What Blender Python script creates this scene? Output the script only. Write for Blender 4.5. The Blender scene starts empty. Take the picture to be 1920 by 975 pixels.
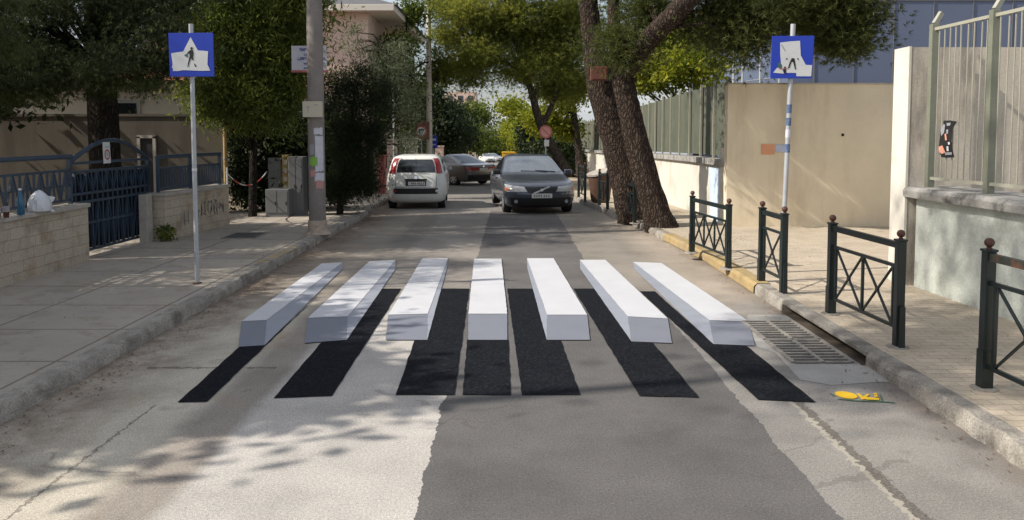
import bpy, bmesh, math, random
import numpy as np
from mathutils import Vector, Matrix
random.seed(7)
RNG = np.random.default_rng(11)
S = bpy.context.scene
C = S.collection
R = math.radians
PI = math.pi

# ------------------------------------------------------------------ camera model
FPX, PITCH, CU, CAMZ = 1450.0, R(3.5), 957.0, 2.0
CV = 250 + FPX * math.tan(PITCH)
def ray(u, v):
    a, b = (u - CU) / FPX, (CV - v) / FPX
    return Vector((a, math.cos(PITCH) + b * math.sin(PITCH), -math.sin(PITCH) + b * math.cos(PITCH)))
def W(u, v, Y):
    d = ray(u, v); return Vector((0, 0, CAMZ)) + d * (Y / d.y)
def G(u, v, z=0.0):
    d = ray(u, v); return Vector((0, 0, CAMZ)) + d * ((z - CAMZ) / d.z)
def zg(Y):
    if Y < 15: return 0.0
    if Y < 21: return -0.025 * (Y - 15) ** 2 / 12
    return -0.025 * (Y - 18)
def Gs(u, v, dz=0.0):
    z = dz
    for _ in range(30):
        p = G(u, v, z); z = dz + zg(p.y)
    return p

# ------------------------------------------------------------------ mesh helpers
class MB:
    def __init__(s): s.v, s.f = [], []
    def add(s, vs, fs):
        o = len(s.v); s.v += [tuple(p) for p in vs]; s.f += [tuple(i + o for i in f) for f in fs]; return s
    def box(s, c, d, rz=0, M=None, top=1.0):
        x, y, z = d[0] / 2, d[1] / 2, d[2] / 2
        vs = []
        for k in (-1, 1):
            t = top if k > 0 else 1
            for (a, b) in ((-1, -1), (1, -1), (1, 1), (-1, 1)):
                p = Vector((a * x * t, b * y * t, k * z))
                if M is not None: p = M @ p
                if rz: p = Matrix.Rotation(rz, 3, 'Z') @ p
                vs.append(p + Vector(c))
        return s.add(vs, [(3, 2, 1, 0), (4, 5, 6, 7), (0, 1, 5, 4), (1, 2, 6, 5), (2, 3, 7, 6), (3, 0, 4, 7)])
    def bar(s, a, b, w, h=None, up=(0, 0, 1)):
        a, b = Vector(a), Vector(b); h = h or w
        d = (b - a).normalized(); u = Vector(up)
        if abs(d.dot(u)) > .98: u = Vector((0, 1, 0))
        sx = d.cross(u).normalized() * w / 2; sy = sx.cross(d).normalized() * h / 2
        vs = [p + q for p in (a, b) for q in (-sx - sy, sx - sy, sx + sy, -sx + sy)]
        return s.add(vs, [(3, 2, 1, 0), (4, 5, 6, 7), (0, 1, 5, 4), (1, 2, 6, 5), (2, 3, 7, 6), (3, 0, 4, 7)])
    def tube(s, pts, rad, n=8, wob=0.0):
        pts = [Vector(p) for p in pts]
        if not hasattr(rad, '__len__'): rad = [rad] * len(pts)
        vs, fs = [], []
        ref = Vector((0.31, 0.95, 0.05))
        for i, p in enumerate(pts):
            d = (pts[min(i + 1, len(pts) - 1)] - pts[max(i - 1, 0)]).normalized()
            r_ = ref if abs(d.dot(ref)) < .95 else Vector((1, 0, 0))
            a = d.cross(r_).normalized(); b = d.cross(a)
            for k in range(n):
                t = 2 * PI * k / n
                rr = rad[i] * (1 + (random.uniform(-wob, wob) if wob else 0))
                vs.append(p + (a * math.cos(t) + b * math.sin(t)) * rr)
        for i in range(len(pts) - 1):
            for k in range(n):
                fs.append((i * n + k, i * n + (k + 1) % n, (i + 1) * n + (k + 1) % n, (i + 1) * n + k))
        fs.append(tuple(range(n - 1, -1, -1))); fs.append(tuple((len(pts) - 1) * n + k for k in range(n)))
        return s.add(vs, fs)
    def lathe(s, c, prof, n=16):
        c = Vector(c); vs, fs = [], []
        for (r, z) in prof:
            for k in range(n):
                t = 2 * PI * k / n; vs.append(c + Vector((r * math.cos(t), r * math.sin(t), z)))
        for i in range(len(prof) - 1):
            for k in range(n):
                fs.append((i * n + k, i * n + (k + 1) % n, (i + 1) * n + (k + 1) % n, (i + 1) * n + k))
        fs.append(tuple(range(n - 1, -1, -1))); fs.append(tuple((len(prof) - 1) * n + k for k in range(n)))
        return s.add(vs, fs)
    def poly(s, pts): return s.add(pts, [tuple(range(len(pts)))])
    def slab(s, pts, off):
        """polygon pts extruded by vector off"""
        pts = [Vector(p) for p in pts]; off = Vector(off); n = len(pts)
        return s.add(pts + [p + off for p in pts], [tuple(range(n - 1, -1, -1)), tuple(range(n, 2 * n))] +
                     [(i, (i + 1) % n, n + (i + 1) % n, n + i) for i in range(n)])
    def disc(s, c, r, nrm, n=24, thick=0.0):
        nrm = Vector(nrm).normalized(); a = nrm.orthogonal().normalized(); b = nrm.cross(a)
        pts = [Vector(c) + (a * math.cos(2 * PI * k / n) + b * math.sin(2 * PI * k / n)) * r for k in range(n)]
        return s.slab(pts, nrm * thick) if thick else s.poly(pts)
    def ring(s, c, r0, r1, nrm, n=28):
        nrm = Vector(nrm).normalized(); a = nrm.orthogonal().normalized(); b = nrm.cross(a); vs = []
        for r in (r0, r1):
            vs += [Vector(c) + (a * math.cos(2 * PI * k / n) + b * math.sin(2 * PI * k / n)) * r for k in range(n)]
        return s.add(vs, [(k, (k + 1) % n, n + (k + 1) % n, n + k) for k in range(n)])
    def build(s, name, m, parent=None, world=True, smooth=False, bevel=0.0, kind=None):
        me = bpy.data.meshes.new(name)
        org = Vector((0, 0, 0))
        if parent is not None and world:
            q = parent
            while q is not None: org += q.location; q = q.parent
        me.from_pydata([tuple(Vector(p) - org) for p in s.v], [], s.f)
        bm = bmesh.new(); bm.from_mesh(me)
        bmesh.ops.recalc_face_normals(bm, faces=bm.faces)
        if bevel:
            eds = [e for e in bm.edges if len(e.link_faces) == 2 and e.calc_face_angle(0) > .5]
            bmesh.ops.bevel(bm, geom=eds, offset=bevel, segments=2, affect='EDGES', profile=.5)
        bm.to_mesh(me); bm.free()
        if smooth:
            me.polygons.foreach_set('use_smooth', [True] * len(me.polygons))
            me.set_sharp_from_angle(angle=R(smooth if smooth is not True else 40))
        me.materials.append(m)
        o = bpy.data.objects.new(name, me); C.objects.link(o)
        if parent is not None: o.parent = parent
        if kind: o['kind'] = kind
        return o

def tag(o, label, cat, group=None):
    o['label'] = label; o['category'] = cat
    if group: o['group'] = group
    return o
def thing(name, label, cat, loc, rz=0, group=None):
    o = bpy.data.objects.new(name, None); o.empty_display_size = .2; C.objects.link(o)
    o.location = loc; o.rotation_euler = (0, 0, rz)
    return tag(o, label, cat, group)

# ------------------------------------------------------------------ materials
def nodes(name):
    m = bpy.data.materials.new(name); m.use_nodes = True
    nt = m.node_tree; nt.nodes.clear()
    out = nt.nodes.new('ShaderNodeOutputMaterial'); b = nt.nodes.new('ShaderNodeBsdfPrincipled')
    nt.links.new(b.outputs[0], out.inputs[0])
    return m, nt, b
class NT:
    def __init__(s, nt): s.nt = nt
    def n(s, t, **k):
        x = s.nt.nodes.new(t)
        for a, v in k.items(): setattr(x, a, v)
        return x
    def l(s, a, b): s.nt.links.new(a, b)
    def val(s, sock, v):
        if hasattr(v, 'is_output') or hasattr(v, 'links'): s.l(v, sock)
        else: sock.default_value = v
    def math(s, op, a, b=0.0, c=None, clamp=False):
        x = s.n('ShaderNodeMath', operation=op, use_clamp=clamp)
        s.val(x.inputs[0], a); s.val(x.inputs[1], b)
        if c is not None: s.val(x.inputs[2], c)
        return x.outputs[0]
    def noise(s, co, scale, detail=3, rough=.55, vec=None):
        x = s.n('ShaderNodeTexNoise'); x.inputs['Scale'].default_value = scale
        x.inputs['Detail'].default_value = detail; x.inputs['Roughness'].default_value = rough
        if vec:
            mp = s.n('ShaderNodeMapping'); mp.inputs['Scale'].default_value = vec; s.l(co, mp.inputs[0]); s.l(mp.outputs[0], x.inputs[0])
        else: s.l(co, x.inputs[0])
        return x.outputs[0]
    def mix(s, f, a, b, mode='MIX'):
        x = s.n('ShaderNodeMix', data_type='RGBA', blend_type=mode)
        s.val(x.inputs[0], f)
        for i, v in ((6, a), (7, b)):
            if hasattr(v, 'links'): s.l(v, x.inputs[i])
            else: x.inputs[i].default_value = (*v[:3], 1)
        return x.outputs[2]
    def ramp(s, f, stops, interp='LINEAR'):
        x = s.n('ShaderNodeValToRGB'); e = x.color_ramp; e.interpolation = interp
        while len(e.elements) < len(stops): e.elements.new(.5)
        for el, (p, c) in zip(e.elements, stops):
            el.position = p; el.color = (*c, 1) if hasattr(c, '__len__') else (c, c, c, 1)
        s.l(f, x.inputs[0]); return x.outputs[0]
    def obj(s): return s.n('ShaderNodeTexCoord').outputs['Object']
    def bump(s, b, h, strength=.3, dist=.02):
        x = s.n('ShaderNodeBump'); x.inputs['Strength'].default_value = strength; x.inputs['Distance'].default_value = dist
        s.l(h, x.inputs['Height']); s.l(x.outputs[0], b.inputs['Normal'])

def surf(name, col, rough=.8, var=.25, scale=3.0, fine=60.0, fvar=.12, bump=.15, dist=.01, stain=None, sfac=.5, sscale=1.2, metal=0.0, spec=.5, streak=False, coat=0.0):
    m, nt, b = nodes(name); t = NT(nt); co = t.obj()
    f1 = t.noise(co, scale, 4, .6); f2 = t.noise(co, fine, 2, .6)
    k = t.math('ADD', t.math('MULTIPLY', t.math('SUBTRACT', f1, .5), 2 * var * 2), 1.0)
    k2 = t.math('ADD', t.math('MULTIPLY', t.math('SUBTRACT', f2, .5), 2 * fvar * 2), 1.0)
    kk = t.math('MULTIPLY', k, k2)
    c = t.n('ShaderNodeVectorMath', operation='SCALE'); c.inputs[0].default_value = col[:3]; t.l(kk, c.inputs[3])
    colr = c.outputs[0]
    if stain:
        sn = t.noise(co, sscale, 6, .65, (1, 1, .22) if streak else None)
        sm = t.ramp(sn, [(.5, 0.0), (.68, 1.0)])
        colr = t.mix(t.math('MULTIPLY', sm, sfac), colr, stain)
    t.l(colr, b.inputs['Base Color'])
    rn = t.math('ADD', t.math('MULTIPLY', t.math('SUBTRACT', f1, .5), .25), rough, clamp=True)
    t.l(rn, b.inputs['Roughness']); b.inputs['Metallic'].default_value = metal; b.inputs['Specular IOR Level'].default_value = spec
    b.inputs['Coat Weight'].default_value = coat; b.inputs['Coat Roughness'].default_value = .05
    if bump:
        t.bump(b, t.math('ADD', t.math('MULTIPLY', f1, .6), f2), bump, dist)
    return m

def leafmat(name, a, bcol, cc=None, trans=.35):
    m, nt, b = nodes(name); t = NT(nt)
    at = t.n('ShaderNodeAttribute', attribute_name='tint')
    col = t.ramp(at.outputs['Fac'], [(0, a), (.6, bcol), (1, cc or bcol)])
    t.l(col, b.inputs['Base Color']); b.inputs['Roughness'].default_value = .6; b.inputs['Specular IOR Level'].default_value = .25
    tr = t.n('ShaderNodeBsdfTranslucent'); mx = t.n('ShaderNodeMixShader'); mx.inputs[0].default_value = trans
    br = t.mix(.5, col, (.80, .82, .25), 'MULTIPLY'); br2 = t.mix(1.0, br, (2.0, 2.0, 2.0), 'MULTIPLY')
    t.l(br2, tr.inputs[0]); t.l(b.outputs[0], mx.inputs[1]); t.l(tr.outputs[0], mx.inputs[2])
    t.l(mx.outputs[0], nt.nodes['Material Output'].inputs[0])
    return m
def barkmat(name, a, c):
    m, nt, b = nodes(name); t = NT(nt); co = t.obj()
    mp = t.n('ShaderNodeMapping'); mp.inputs['Scale'].default_value = (1, 1, .28); t.l(co, mp.inputs[0])
    wn = t.noise(co, 6, 3)
    off = t.n('ShaderNodeVectorMath', operation='ADD'); t.l(mp.outputs[0], off.inputs[0])
    sc = t.n('ShaderNodeVectorMath', operation='SCALE'); sc.inputs[3].default_value = .12
    t.l(wn, sc.inputs[0]); t.l(sc.outputs[0], off.inputs[1])
    vo = t.n('ShaderNodeTexVoronoi', feature='DISTANCE_TO_EDGE'); vo.inputs['Scale'].default_value = 19; t.l(off.outputs[0], vo.inputs[0])
    n2 = t.noise(co, 40, 4)
    cr = t.math('MULTIPLY', t.ramp(vo.outputs[0], [(0, 0.0), (.26, 1.0)]), t.ramp(t.noise(co, 9, 4, .6, (1, 1, .2)), [(.3, .3), (.65, 1.0)]))
    plate = t.mix(n2, c, tuple(x * 1.5 for x in c))
    t.l(t.mix(cr, a, plate), b.inputs['Base Color']); b.inputs['Roughness'].default_value = .9; b.inputs['Specular IOR Level'].default_value = .15
    t.bump(b, t.math('ADD', cr, t.math('MULTIPLY', n2, .5)), 1.0, .035)
    return m
def plain(name, col, rough=.5, metal=0, coat=0, spec=.5):
    return surf(name, col, rough, .06, 4, 80, .04, .03, .003, metal=metal, coat=coat, spec=spec)
def glassmat(name, col=(.02, .025, .03), rough=.04):
    m, nt, b = nodes(name); t = NT(nt)
    b.inputs['Base Color'].default_value = (*col, 1); b.inputs['Roughness'].default_value = rough
    b.inputs['Specular IOR Level'].default_value = .9; b.inputs['Coat Weight'].default_value = .6; b.inputs['Coat Roughness'].default_value = .02
    n1 = t.noise(t.obj(), 5, 3); t.l(t.mix(n1, col, tuple(min(1, c * 2.2) for c in col)), b.inputs['Base Color'])
    return m

M = {}
M['kerb'] = surf('kerb_concrete', (.31, .285, .25), .9, .4, 3.5, 60, .3, .8, .02, stain=(.10, .085, .07), sfac=.85, sscale=3.2)
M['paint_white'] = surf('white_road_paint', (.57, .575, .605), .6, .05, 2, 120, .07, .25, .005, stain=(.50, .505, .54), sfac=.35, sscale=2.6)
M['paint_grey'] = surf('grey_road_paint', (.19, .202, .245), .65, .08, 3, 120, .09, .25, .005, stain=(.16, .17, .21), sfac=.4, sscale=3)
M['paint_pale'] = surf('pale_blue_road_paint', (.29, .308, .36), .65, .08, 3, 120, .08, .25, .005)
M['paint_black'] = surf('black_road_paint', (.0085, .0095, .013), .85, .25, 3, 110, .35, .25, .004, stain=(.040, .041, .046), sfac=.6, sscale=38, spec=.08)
M['paint_yellow'] = surf('yellow_road_paint', (.75, .47, .015), .6, .1, 5, 150, .15, .2, .004)
M['paint_kerb_yellow'] = surf('worn_yellow_kerb_paint', (.36, .265, .125), .85, .25, 6, 60, .25, .3, .006, stain=(.30, .25, .19), sfac=.95, sscale=4)
M['paint_kerb_faint'] = surf('faint_yellow_paint', (.36, .28, .16), .85, .25, 6, 60, .25, .3, .006, stain=(.31, .27, .22), sfac=.95, sscale=4)
M['paint_green'] = plain('green_spray', (.05, .12, .06), .7)
M['stone'] = None
M['cap'] = surf('wall_cap_stone', (.40, .37, .33), .8, .2, 3, 60, .15, .3, .006, stain=(.2, .17, .13), sfac=.5)
M['bluemetal'] = surf('blue_grey_metal_paint', (.035, .055, .085), .45, .15, 5, 90, .1, .05, .003)
M['navy'] = plain('yard_shade_navy', (.010, .014, .022), .8, spec=.2)
M['greenmetal'] = surf('dark_green_metal_paint', (.009, .016, .016), .42, .25, 6, 90, .15, .08, .003)
M['rustball'] = surf('rusty_ball', (.085, .032, .022), .6, .25, 25, 90, .2, .2, .003)
M['rustrail'] = surf('chipped_green_rail', (.05, .055, .045), .6, .3, 12, 90, .2, .2, .003, stain=(.25, .09, .04), sfac=.8, sscale=9)
M['galv'] = surf('galvanised_steel', (.42, .44, .46), .5, .12, 6, 80, .1, .05, .002, metal=.25)
M['fencegreen'] = surf('pale_green_fence_paint', (.36, .355, .29), .5, .15, 4, 60, .1, .1, .003, stain=(.20, .15, .09), sfac=.45, sscale=4)
M['fencepost'] = surf('grey_green_post_paint', (.19, .20, .155), .5, .15, 4, 60, .1, .1, .003)
M['yellowwall'] = surf('yellow_plaster', (.82, .715, .53), .95, .10, 1.1, 50, .08, .3, .008, stain=(.52, .43, .30), sfac=.55, sscale=1.1, streak=True)
M['whitewall'] = surf('white_plaster', (.66, .635, .57), .95, .06, 1.5, 50, .06, .25, .006, stain=(.42, .38, .31), sfac=.55, sscale=1.2)
M['pillarwall'] = surf('weathered_render', (.52, .47, .40), .95, .15, 2, 40, .12, .3, .008, stain=(.10, .085, .07), sfac=.75, sscale=2.2, streak=True)
M['mintwall'] = surf('mint_plaster', (.54, .575, .53), .95, .22, 1.6, 40, .12, .5, .014, stain=(.27, .285, .26), sfac=.6, sscale=1.7)  # stain blotches also carry dappled leaf shade in the colour
M['ledge'] = surf('weathered_ledge', (.34, .33, .31), .95, .25, 4, 50, .2, .5, .012, stain=(.05, .045, .04), sfac=.85, sscale=5)
M['bluewall'] = surf('blue_patch_paint', (.55, .66, .80), .9, .12, 3, 40, .06, .2, .005)
M['sheetgreen'] = surf('grey_green_sheet', (.098, .110, .083), .55, .12, 2, 60, .06, .05, .003, stain=(.15, .15, .12), sfac=.5, sscale=2.5, streak=True)
M['facade'] = surf('blue_grey_cladding', (.115, .145, .225), .6, .06, 1, 30, .04, .05, .003)
M['copper'] = surf('brown_flashing', (.14, .075, .05), .6, .15, 3)
M['pink'] = surf('pink_render', (.66, .50, .42), .9, .06, 1.2, 40, .05, .15, .004)
M['soffit'] = surf('pale_soffit', (.66, .61, .54), .9, .05, 1.5)
M['rooftop'] = surf('dark_roof', (.12, .12, .13), .8, .15, 3)
M['oldwall'] = surf('old_dark_render', (.105, .09, .072), .95, .25, 1.5, 40, .12, .3, .008, stain=(.06, .05, .042), sfac=.7, sscale=1.4, streak=True)
M['cream'] = surf('cream_render', (.60, .54, .43), .9, .06, 1.5, 40, .05, .15, .004)
M['roof_tile'] = surf('roof_tiles', (.30, .11, .06), .8, .2, 6)
M['concrete_pole'] = surf('pole_concrete', (.23, .205, .19), .9, .15, 3, 60, .12, .3, .006, stain=(.16, .14, .13), sfac=.5, sscale=3, streak=True)
M['pole_base'] = surf('pole_base_mortar', (.42, .34, .27), .9, .3, 9, 60, .2, .5, .01, stain=(.2, .1, .06), sfac=.7, sscale=10)
M['boxgrey'] = surf('cabinet_grey', (.15, .155, .16), .6, .12, 3, 60, .05, .05, .003, stain=(.12, .11, .1), sfac=.5, sscale=3)
M['boxbeige'] = plain('beige_box', (.52, .48, .38), .6)
M['signblue'] = plain('sign_blue', (.013, .045, .43), .45)
M['stickerblue'] = surf('faded_blue_sticker', (.07, .12, .24), .7, .3, 30, 90, .2, .05, .002, stain=(.35, .36, .38), sfac=.8, sscale=30)
M['signwhite'] = surf('sign_white', (.62, .63, .64), .6, .08, 6, 70, .05, .05, .002)
M['black'] = plain('matte_black', (.012, .012, .013), .7)
M['tealink'] = plain('teal_ink', (.04, .12, .13), .7)
M['inkblue'] = plain('ink_blue', (.03, .04, .22), .7)
M['red'] = plain('sign_red', (.42, .035, .035), .5)
M['redfaded'] = plain('sign_red_faded', (.40, .12, .11), .6)
M['paper'] = surf('paper', (.56, .56, .62), .8, .1, 8, 70, .06, .1, .002)
M['limepaper'] = plain('lime_paper', (.22, .42, .08), .8)
M['pinkpaper'] = plain('pink_paper', (.50, .26, .24), .8)
M['orange'] = plain('orange_poster', (.74, .36, .20), .85)
M['paleblue'] = plain('pale_blue_sticker', (.50, .55, .70), .8)
M['skin'] = plain('peach_print', (.62, .28, .2), .7)
M['greyprint'] = plain('grey_print', (.3, .31, .34), .6)
M['bag'] = surf('plastic_bag', (.66, .68, .72), .35, .05, 6, 40, .04, .4, .01)
M['bluebottle'] = plain('blue_bottle_plastic', (.01, .10, .19), .15, coat=.4)
M['cupclear'] = plain('cup_plastic', (.32, .30, .32), .2)
M['drink'] = plain('brown_drink', (.09, .03, .02), .3)
M['cabinettan'] = surf('meter_wall_tan', (.40, .29, .13), .9, .15, 4)
M['iron'] = surf('cast_iron', (.27, .25, .225), .75, .25, 10, 80, .2, .3, .004, metal=.1)
M['dark_sheet'] = plain('drain_black', (.004, .004, .004), 1.0, spec=0)
M['inlet'] = surf('shaded_inlet_dirt', (.075, .058, .042), .95, .4, 6, 60, .3, .6, .01)  # dirt brown darkened to carry the slot's shade in its colour
M['manhole'] = surf('manhole_iron', (.075, .072, .07), .6, .2, 12, 90, .2, .5, .006)
M['tyre'] = plain('tyre_rubber', (.012, .012, .012), .85)
M['alloy'] = plain('alloy', (.5, .5, .52), .35, metal=.7)
M['trim'] = plain('black_plastic', (.015, .015, .016), .6)
M['glass'] = glassmat('car_glass', (.012, .014, .016), .12)
M['windscreen'] = glassmat('windscreen_glass', (.05, .06, .075), .06)
M['lamp_red'] = plain('tail_lamp_red', (.30, .012, .015), .2, coat=.6)
M['lamp_clear'] = plain('head_lamp', (.42, .42, .42), .2, metal=.1, coat=.8)
M['lamp_amber'] = plain('amber_lamp', (.45, .14, .05), .25, coat=.5)
M['plate'] = plain('plate_white', (.62, .62, .60), .5)
M['platetext'] = plain('plate_text', (.05, .05, .08), .6)
M['carwhite'] = plain('white_car_paint', (.74, .74, .70), .35, coat=.6)
M['carblue'] = surf('dark_slate_car_paint', (.062, .072, .10), .33, .04, 3, 90, .04, 0, metal=.35, coat=.9)
M['cargrey'] = surf('graphite_car_paint', (.16, .152, .148), .32, .04, 3, 90, .04, 0, metal=.4, coat=.9)
M['carsilver'] = plain('silver_car_paint', (.45, .46, .48), .35, metal=.4, coat=.7)
M['chrome'] = plain('chrome', (.7, .7, .7), .15, metal=1)
M['barrel'] = surf('brown_bin', (.12, .06, .04), .8, .25, 6, 50, .15, .3, .006)
M['nestbox'] = surf('red_brown_board', (.17, .06, .045), .8, .15, 8, 60, .1, .2, .004)
M['yellowbin'] = plain('yellow_plastic', (.72, .42, .02), .5)
M['chain_red'] = plain('chain_red', (.40, .06, .05), .5)
M['chain_white'] = plain('chain_white', (.6, .6, .6), .5)
M['graffiti'] = plain('graffiti_ink', (.06, .065, .075), .8)
M['bark_pine'] = barkmat('pine_bark', (.022, .016, .013), (.105, .076, .060))
M['bark_dark'] = barkmat('dark_bark', (.012, .010, .009), (.045, .036, .030))
M['bark_grey'] = barkmat('grey_bark', (.03, .026, .022), (.14, .11, .09))
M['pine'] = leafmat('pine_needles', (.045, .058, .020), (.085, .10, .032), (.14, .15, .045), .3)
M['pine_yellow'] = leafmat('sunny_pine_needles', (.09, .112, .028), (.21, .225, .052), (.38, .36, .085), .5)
M['cedar'] = leafmat('cedar_needles', (.022, .032, .015), (.052, .068, .027), (.10, .12, .04), .28)
M['feather'] = leafmat('feathery_leaves', (.058, .080, .022), (.125, .155, .036), (.23, .25, .055), .48)
M['darkleaf'] = leafmat('dark_leaves', (.010, .018, .007), (.022, .036, .012), (.045, .060, .018), .2)
M['cypress'] = leafmat('cypress_leaves', (.012, .020, .009), (.026, .040, .015), (.055, .075, .024), .2)
M['olive'] = leafmat('olive_leaves', (.07, .085, .05), (.13, .15, .09), (.2, .21, .14), .2)
M['yellowleaf'] = leafmat('yellow_green_leaves', (.10, .13, .016), (.22, .24, .026), (.36, .33, .045), .45)
M['midleaf'] = leafmat('mid_leaves', (.045, .07, .016), (.10, .13, .026), (.18, .20, .04), .4)
M['flower'] = plain('pale_blossom', (.55, .52, .42), .8)
M['litter'] = surf('leaf_litter', (.13, .075, .04), .95, .4, 8)

def stonemat():
    m, nt, b = nodes('stacked_stone'); t = NT(nt); co = t.obj()
    # local coords: y along the wall, z up -> brick texture in (y,z)
    sp = t.n('ShaderNodeSeparateXYZ'); t.l(co, sp.inputs[0])
    cb = t.n('ShaderNodeCombineXYZ'); t.l(t.math('ADD', sp.outputs[1], sp.outputs[0]), cb.inputs[0]); t.l(sp.outputs[2], cb.inputs[1])
    nw = t.noise(co, 5, 3)
    ad = t.n('ShaderNodeVectorMath', operation='MULTIPLY_ADD'); t.l(nw, ad.inputs[0]); ad.inputs[1].default_value = (.03, .03, 0); t.l(cb.outputs[0], ad.inputs[2])
    br = t.n('ShaderNodeTexBrick'); t.l(ad.outputs[0], br.inputs[0])
    br.inputs['Scale'].default_value = 1; br.inputs['Brick Width'].default_value = .46; br.inputs['Row Height'].default_value = .145; br.offset_frequency = 2; br.squash = .7; br.squash_frequency = 3
    br.inputs['Mortar Size'].default_value = .006; br.inputs['Mortar Smooth'].default_value = .6
    br.inputs['Color1'].default_value = (.54, .47, .37, 1); br.inputs['Color2'].default_value = (.49, .42, .33, 1); br.inputs['Mortar'].default_value = (.41, .345, .26, 1)
    n1 = t.noise(co, 3, 5, .65); n2 = t.noise(co, 45, 3)
    c = t.mix(t.math('MULTIPLY', t.ramp(n1, [(.5, 0.0), (.7, 1.0)]), .6), br.outputs[0], (.30, .17, .07))
    n3 = t.noise(co, 2.2, 5, .7)
    c = t.mix(t.math('MULTIPLY', t.ramp(n3, [(.52, 0.0), (.7, 1.0)]), .5), c, (.17, .15, .12))
    c = t.mix(.5, c, t.ramp(n2, [(.3, .6), (.7, 1.0)]), 'MULTIPLY')
    t.l(c, b.inputs['Base Color']); b.inputs['Roughness'].default_value = .9
    h = t.math('ADD', t.math('MULTIPLY', br.outputs[1], -1.0), t.math('MULTIPLY', n2, .8))
    t.bump(b, h, .6, .015); return m
M['stone'] = stonemat()

def roadmat():
    m, nt, b = nodes('street_surface'); t = NT(nt); co = t.obj()
    sp = t.n('ShaderNodeSeparateXYZ'); t.l(co, sp.inputs[0]); X, Y = sp.outputs[0], sp.outputs[1]
    w1 = t.math('SUBTRACT', t.noise(co, 2.2, 3), .5); w2 = t.math('SUBTRACT', t.noise(co, 18, 4, .65), .5)
    xw = t.math('ADD', X, t.math('ADD', t.math('MULTIPLY', w1, .11), t.math('MULTIPLY', w2, .055)))
    yw = t.math('ADD', Y, t.math('MULTIPLY', w1, 1.5))
    p = t.math('DIVIDE', t.math('ADD', xw, 4.0), 8.0)
    g = lambda x: (x + 4) / 8
    old, conc, gut, dark, mid = (.165, .150, .135), (.44, .415, .385), (.46, .42, .35), (.118, .113, .111), (.235, .222, .206)
    def steps(lst):
        out = [(0, lst[0][1])]
        for (x, c_, w_), prev in zip(lst[1:], lst): out += [(g(x - w_), prev[1]), (g(x + w_), c_)]
        return out
    near = t.ramp(p, steps([(0, gut), (-2.25, (.27, .24, .21), .09), (-1.85, conc, .05)]))
    near = t.mix(t.math('GREATER_THAN', xw, -.5), near, dark); near = t.mix(t.math('GREATER_THAN', xw, 1.72), near, mid)
    far = t.ramp(p, steps([(0, (.29, .255, .215)), (-2.2, (.215, .195, .172), .12), (-1.7, (.265, .24, .215), .08)]))
    far = t.mix(t.math('GREATER_THAN', xw, -.53), far, (.135, .127, .124)); far = t.mix(t.math('GREATER_THAN', xw, 1.17), far, (.25, .225, .195)); far = t.mix(t.ramp(t.math('SUBTRACT', xw, 2.0), [(0, 0.0), (.5, 1.0)]), far, (.36, .31, .255))
    fy = t.ramp(t.math('DIVIDE', yw, 20.0, clamp=True), [(8.3 / 20, 0.0), (9.6 / 20, 1.0)])
    base = t.mix(fy, near, far)
    fz = t.ramp(t.math('DIVIDE', yw, 40.0, clamp=True), [(.5, 0.0), (.52, 1.0)])
    base = t.mix(fz, base, (.225, .21, .195))
    # aggregate, blotches
    sp1 = t.noise(co, 62, 4, .75); sp2 = t.noise(co, 170, 2, .7); bl = t.noise(co, 1.3, 5, .65); bl2 = t.noise(co, .5, 3)
    f = t.math('MULTIPLY', t.ramp(sp1, [(.3, .70), (.5, 1.0), (.7, 1.32)]), t.ramp(sp2, [(.33, .6), (.67, 1.42)]))
    f = t.math('MULTIPLY', f, t.ramp(bl, [(.25, .74), (.5, 1.0), (.75, 1.2)]))
    f = t.math('MULTIPLY', f, t.ramp(bl2, [(.3, .88), (.7, 1.1)]))
    v = t.n('ShaderNodeVectorMath', operation='SCALE'); t.l(base, v.inputs[0]); t.l(f, v.inputs[3]); c = v.outputs[0]
    # pale grit chips
    vo = t.n('ShaderNodeTexVoronoi'); vo.inputs['Scale'].default_value = 42; t.l(co, vo.inputs[0])
    chip = t.math('MULTIPLY', t.math('LESS_THAN', vo.outputs[0], .10), t.math('GREATER_THAN', t.noise(co, 9, 2), .55))
    c = t.mix(t.math('MULTIPLY', chip, .5), c, (.45, .42, .38))
    # rust-coloured and dark stains on the gutter side
    st = t.math('MULTIPLY', t.ramp(t.noise(co, 1.9, 6, .7, (1, .6, 1)), [(.55, 0.0), (.7, 1.0)]), t.math('LESS_THAN', xw, -1.9))
    c = t.mix(t.math('MULTIPLY', st, .45), c, (.27, .19, .10))
    # dirt by the left kerb and right kerb
    dl = t.ramp(t.math('ADD', t.math('ADD', X, 3.5), t.math('MULTIPLY', w1, -.9)), [(0, 1.0), (.3, .8), (.85, 0.0)])
    c = t.mix(t.math('MULTIPLY', t.math('MULTIPLY', dl, t.ramp(t.noise(co, 5, 5, .7), [(.3, .35), (.6, 1.0)])), .8), c, (.13, .09, .062))
    dr = t.ramp(t.math('ADD', t.math('SUBTRACT', 3.05, X), t.math('MULTIPLY', w1, -.5)), [(0, 1.0), (.28, 0.0)])
    c = t.mix(t.math('MULTIPLY', dr, .5), c, (.14, .11, .085))
    # long crack at right, short crack across left gutter
    def band(q, pos, half, wob):
        return t.math('LESS_THAN', t.math('ABSOLUTE', t.math('SUBTRACT', t.math('ADD', q, t.math('MULTIPLY', w2, wob)), pos)), half)
    cr1 = t.math('MULTIPLY', band(X, 2.15, .035, .16), t.math('LESS_THAN', Y, 5.9))
    cr2 = t.math('MULTIPLY', band(Y, 6.5, .022, .14), t.math('MULTIPLY', t.math('LESS_THAN', X, -2.0), t.math('GREATER_THAN', X, -3.1)))
    cr3 = t.math('MULTIPLY', band(X, -2.62, .010, .10), t.math('LESS_THAN', Y, 5.6))
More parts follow.
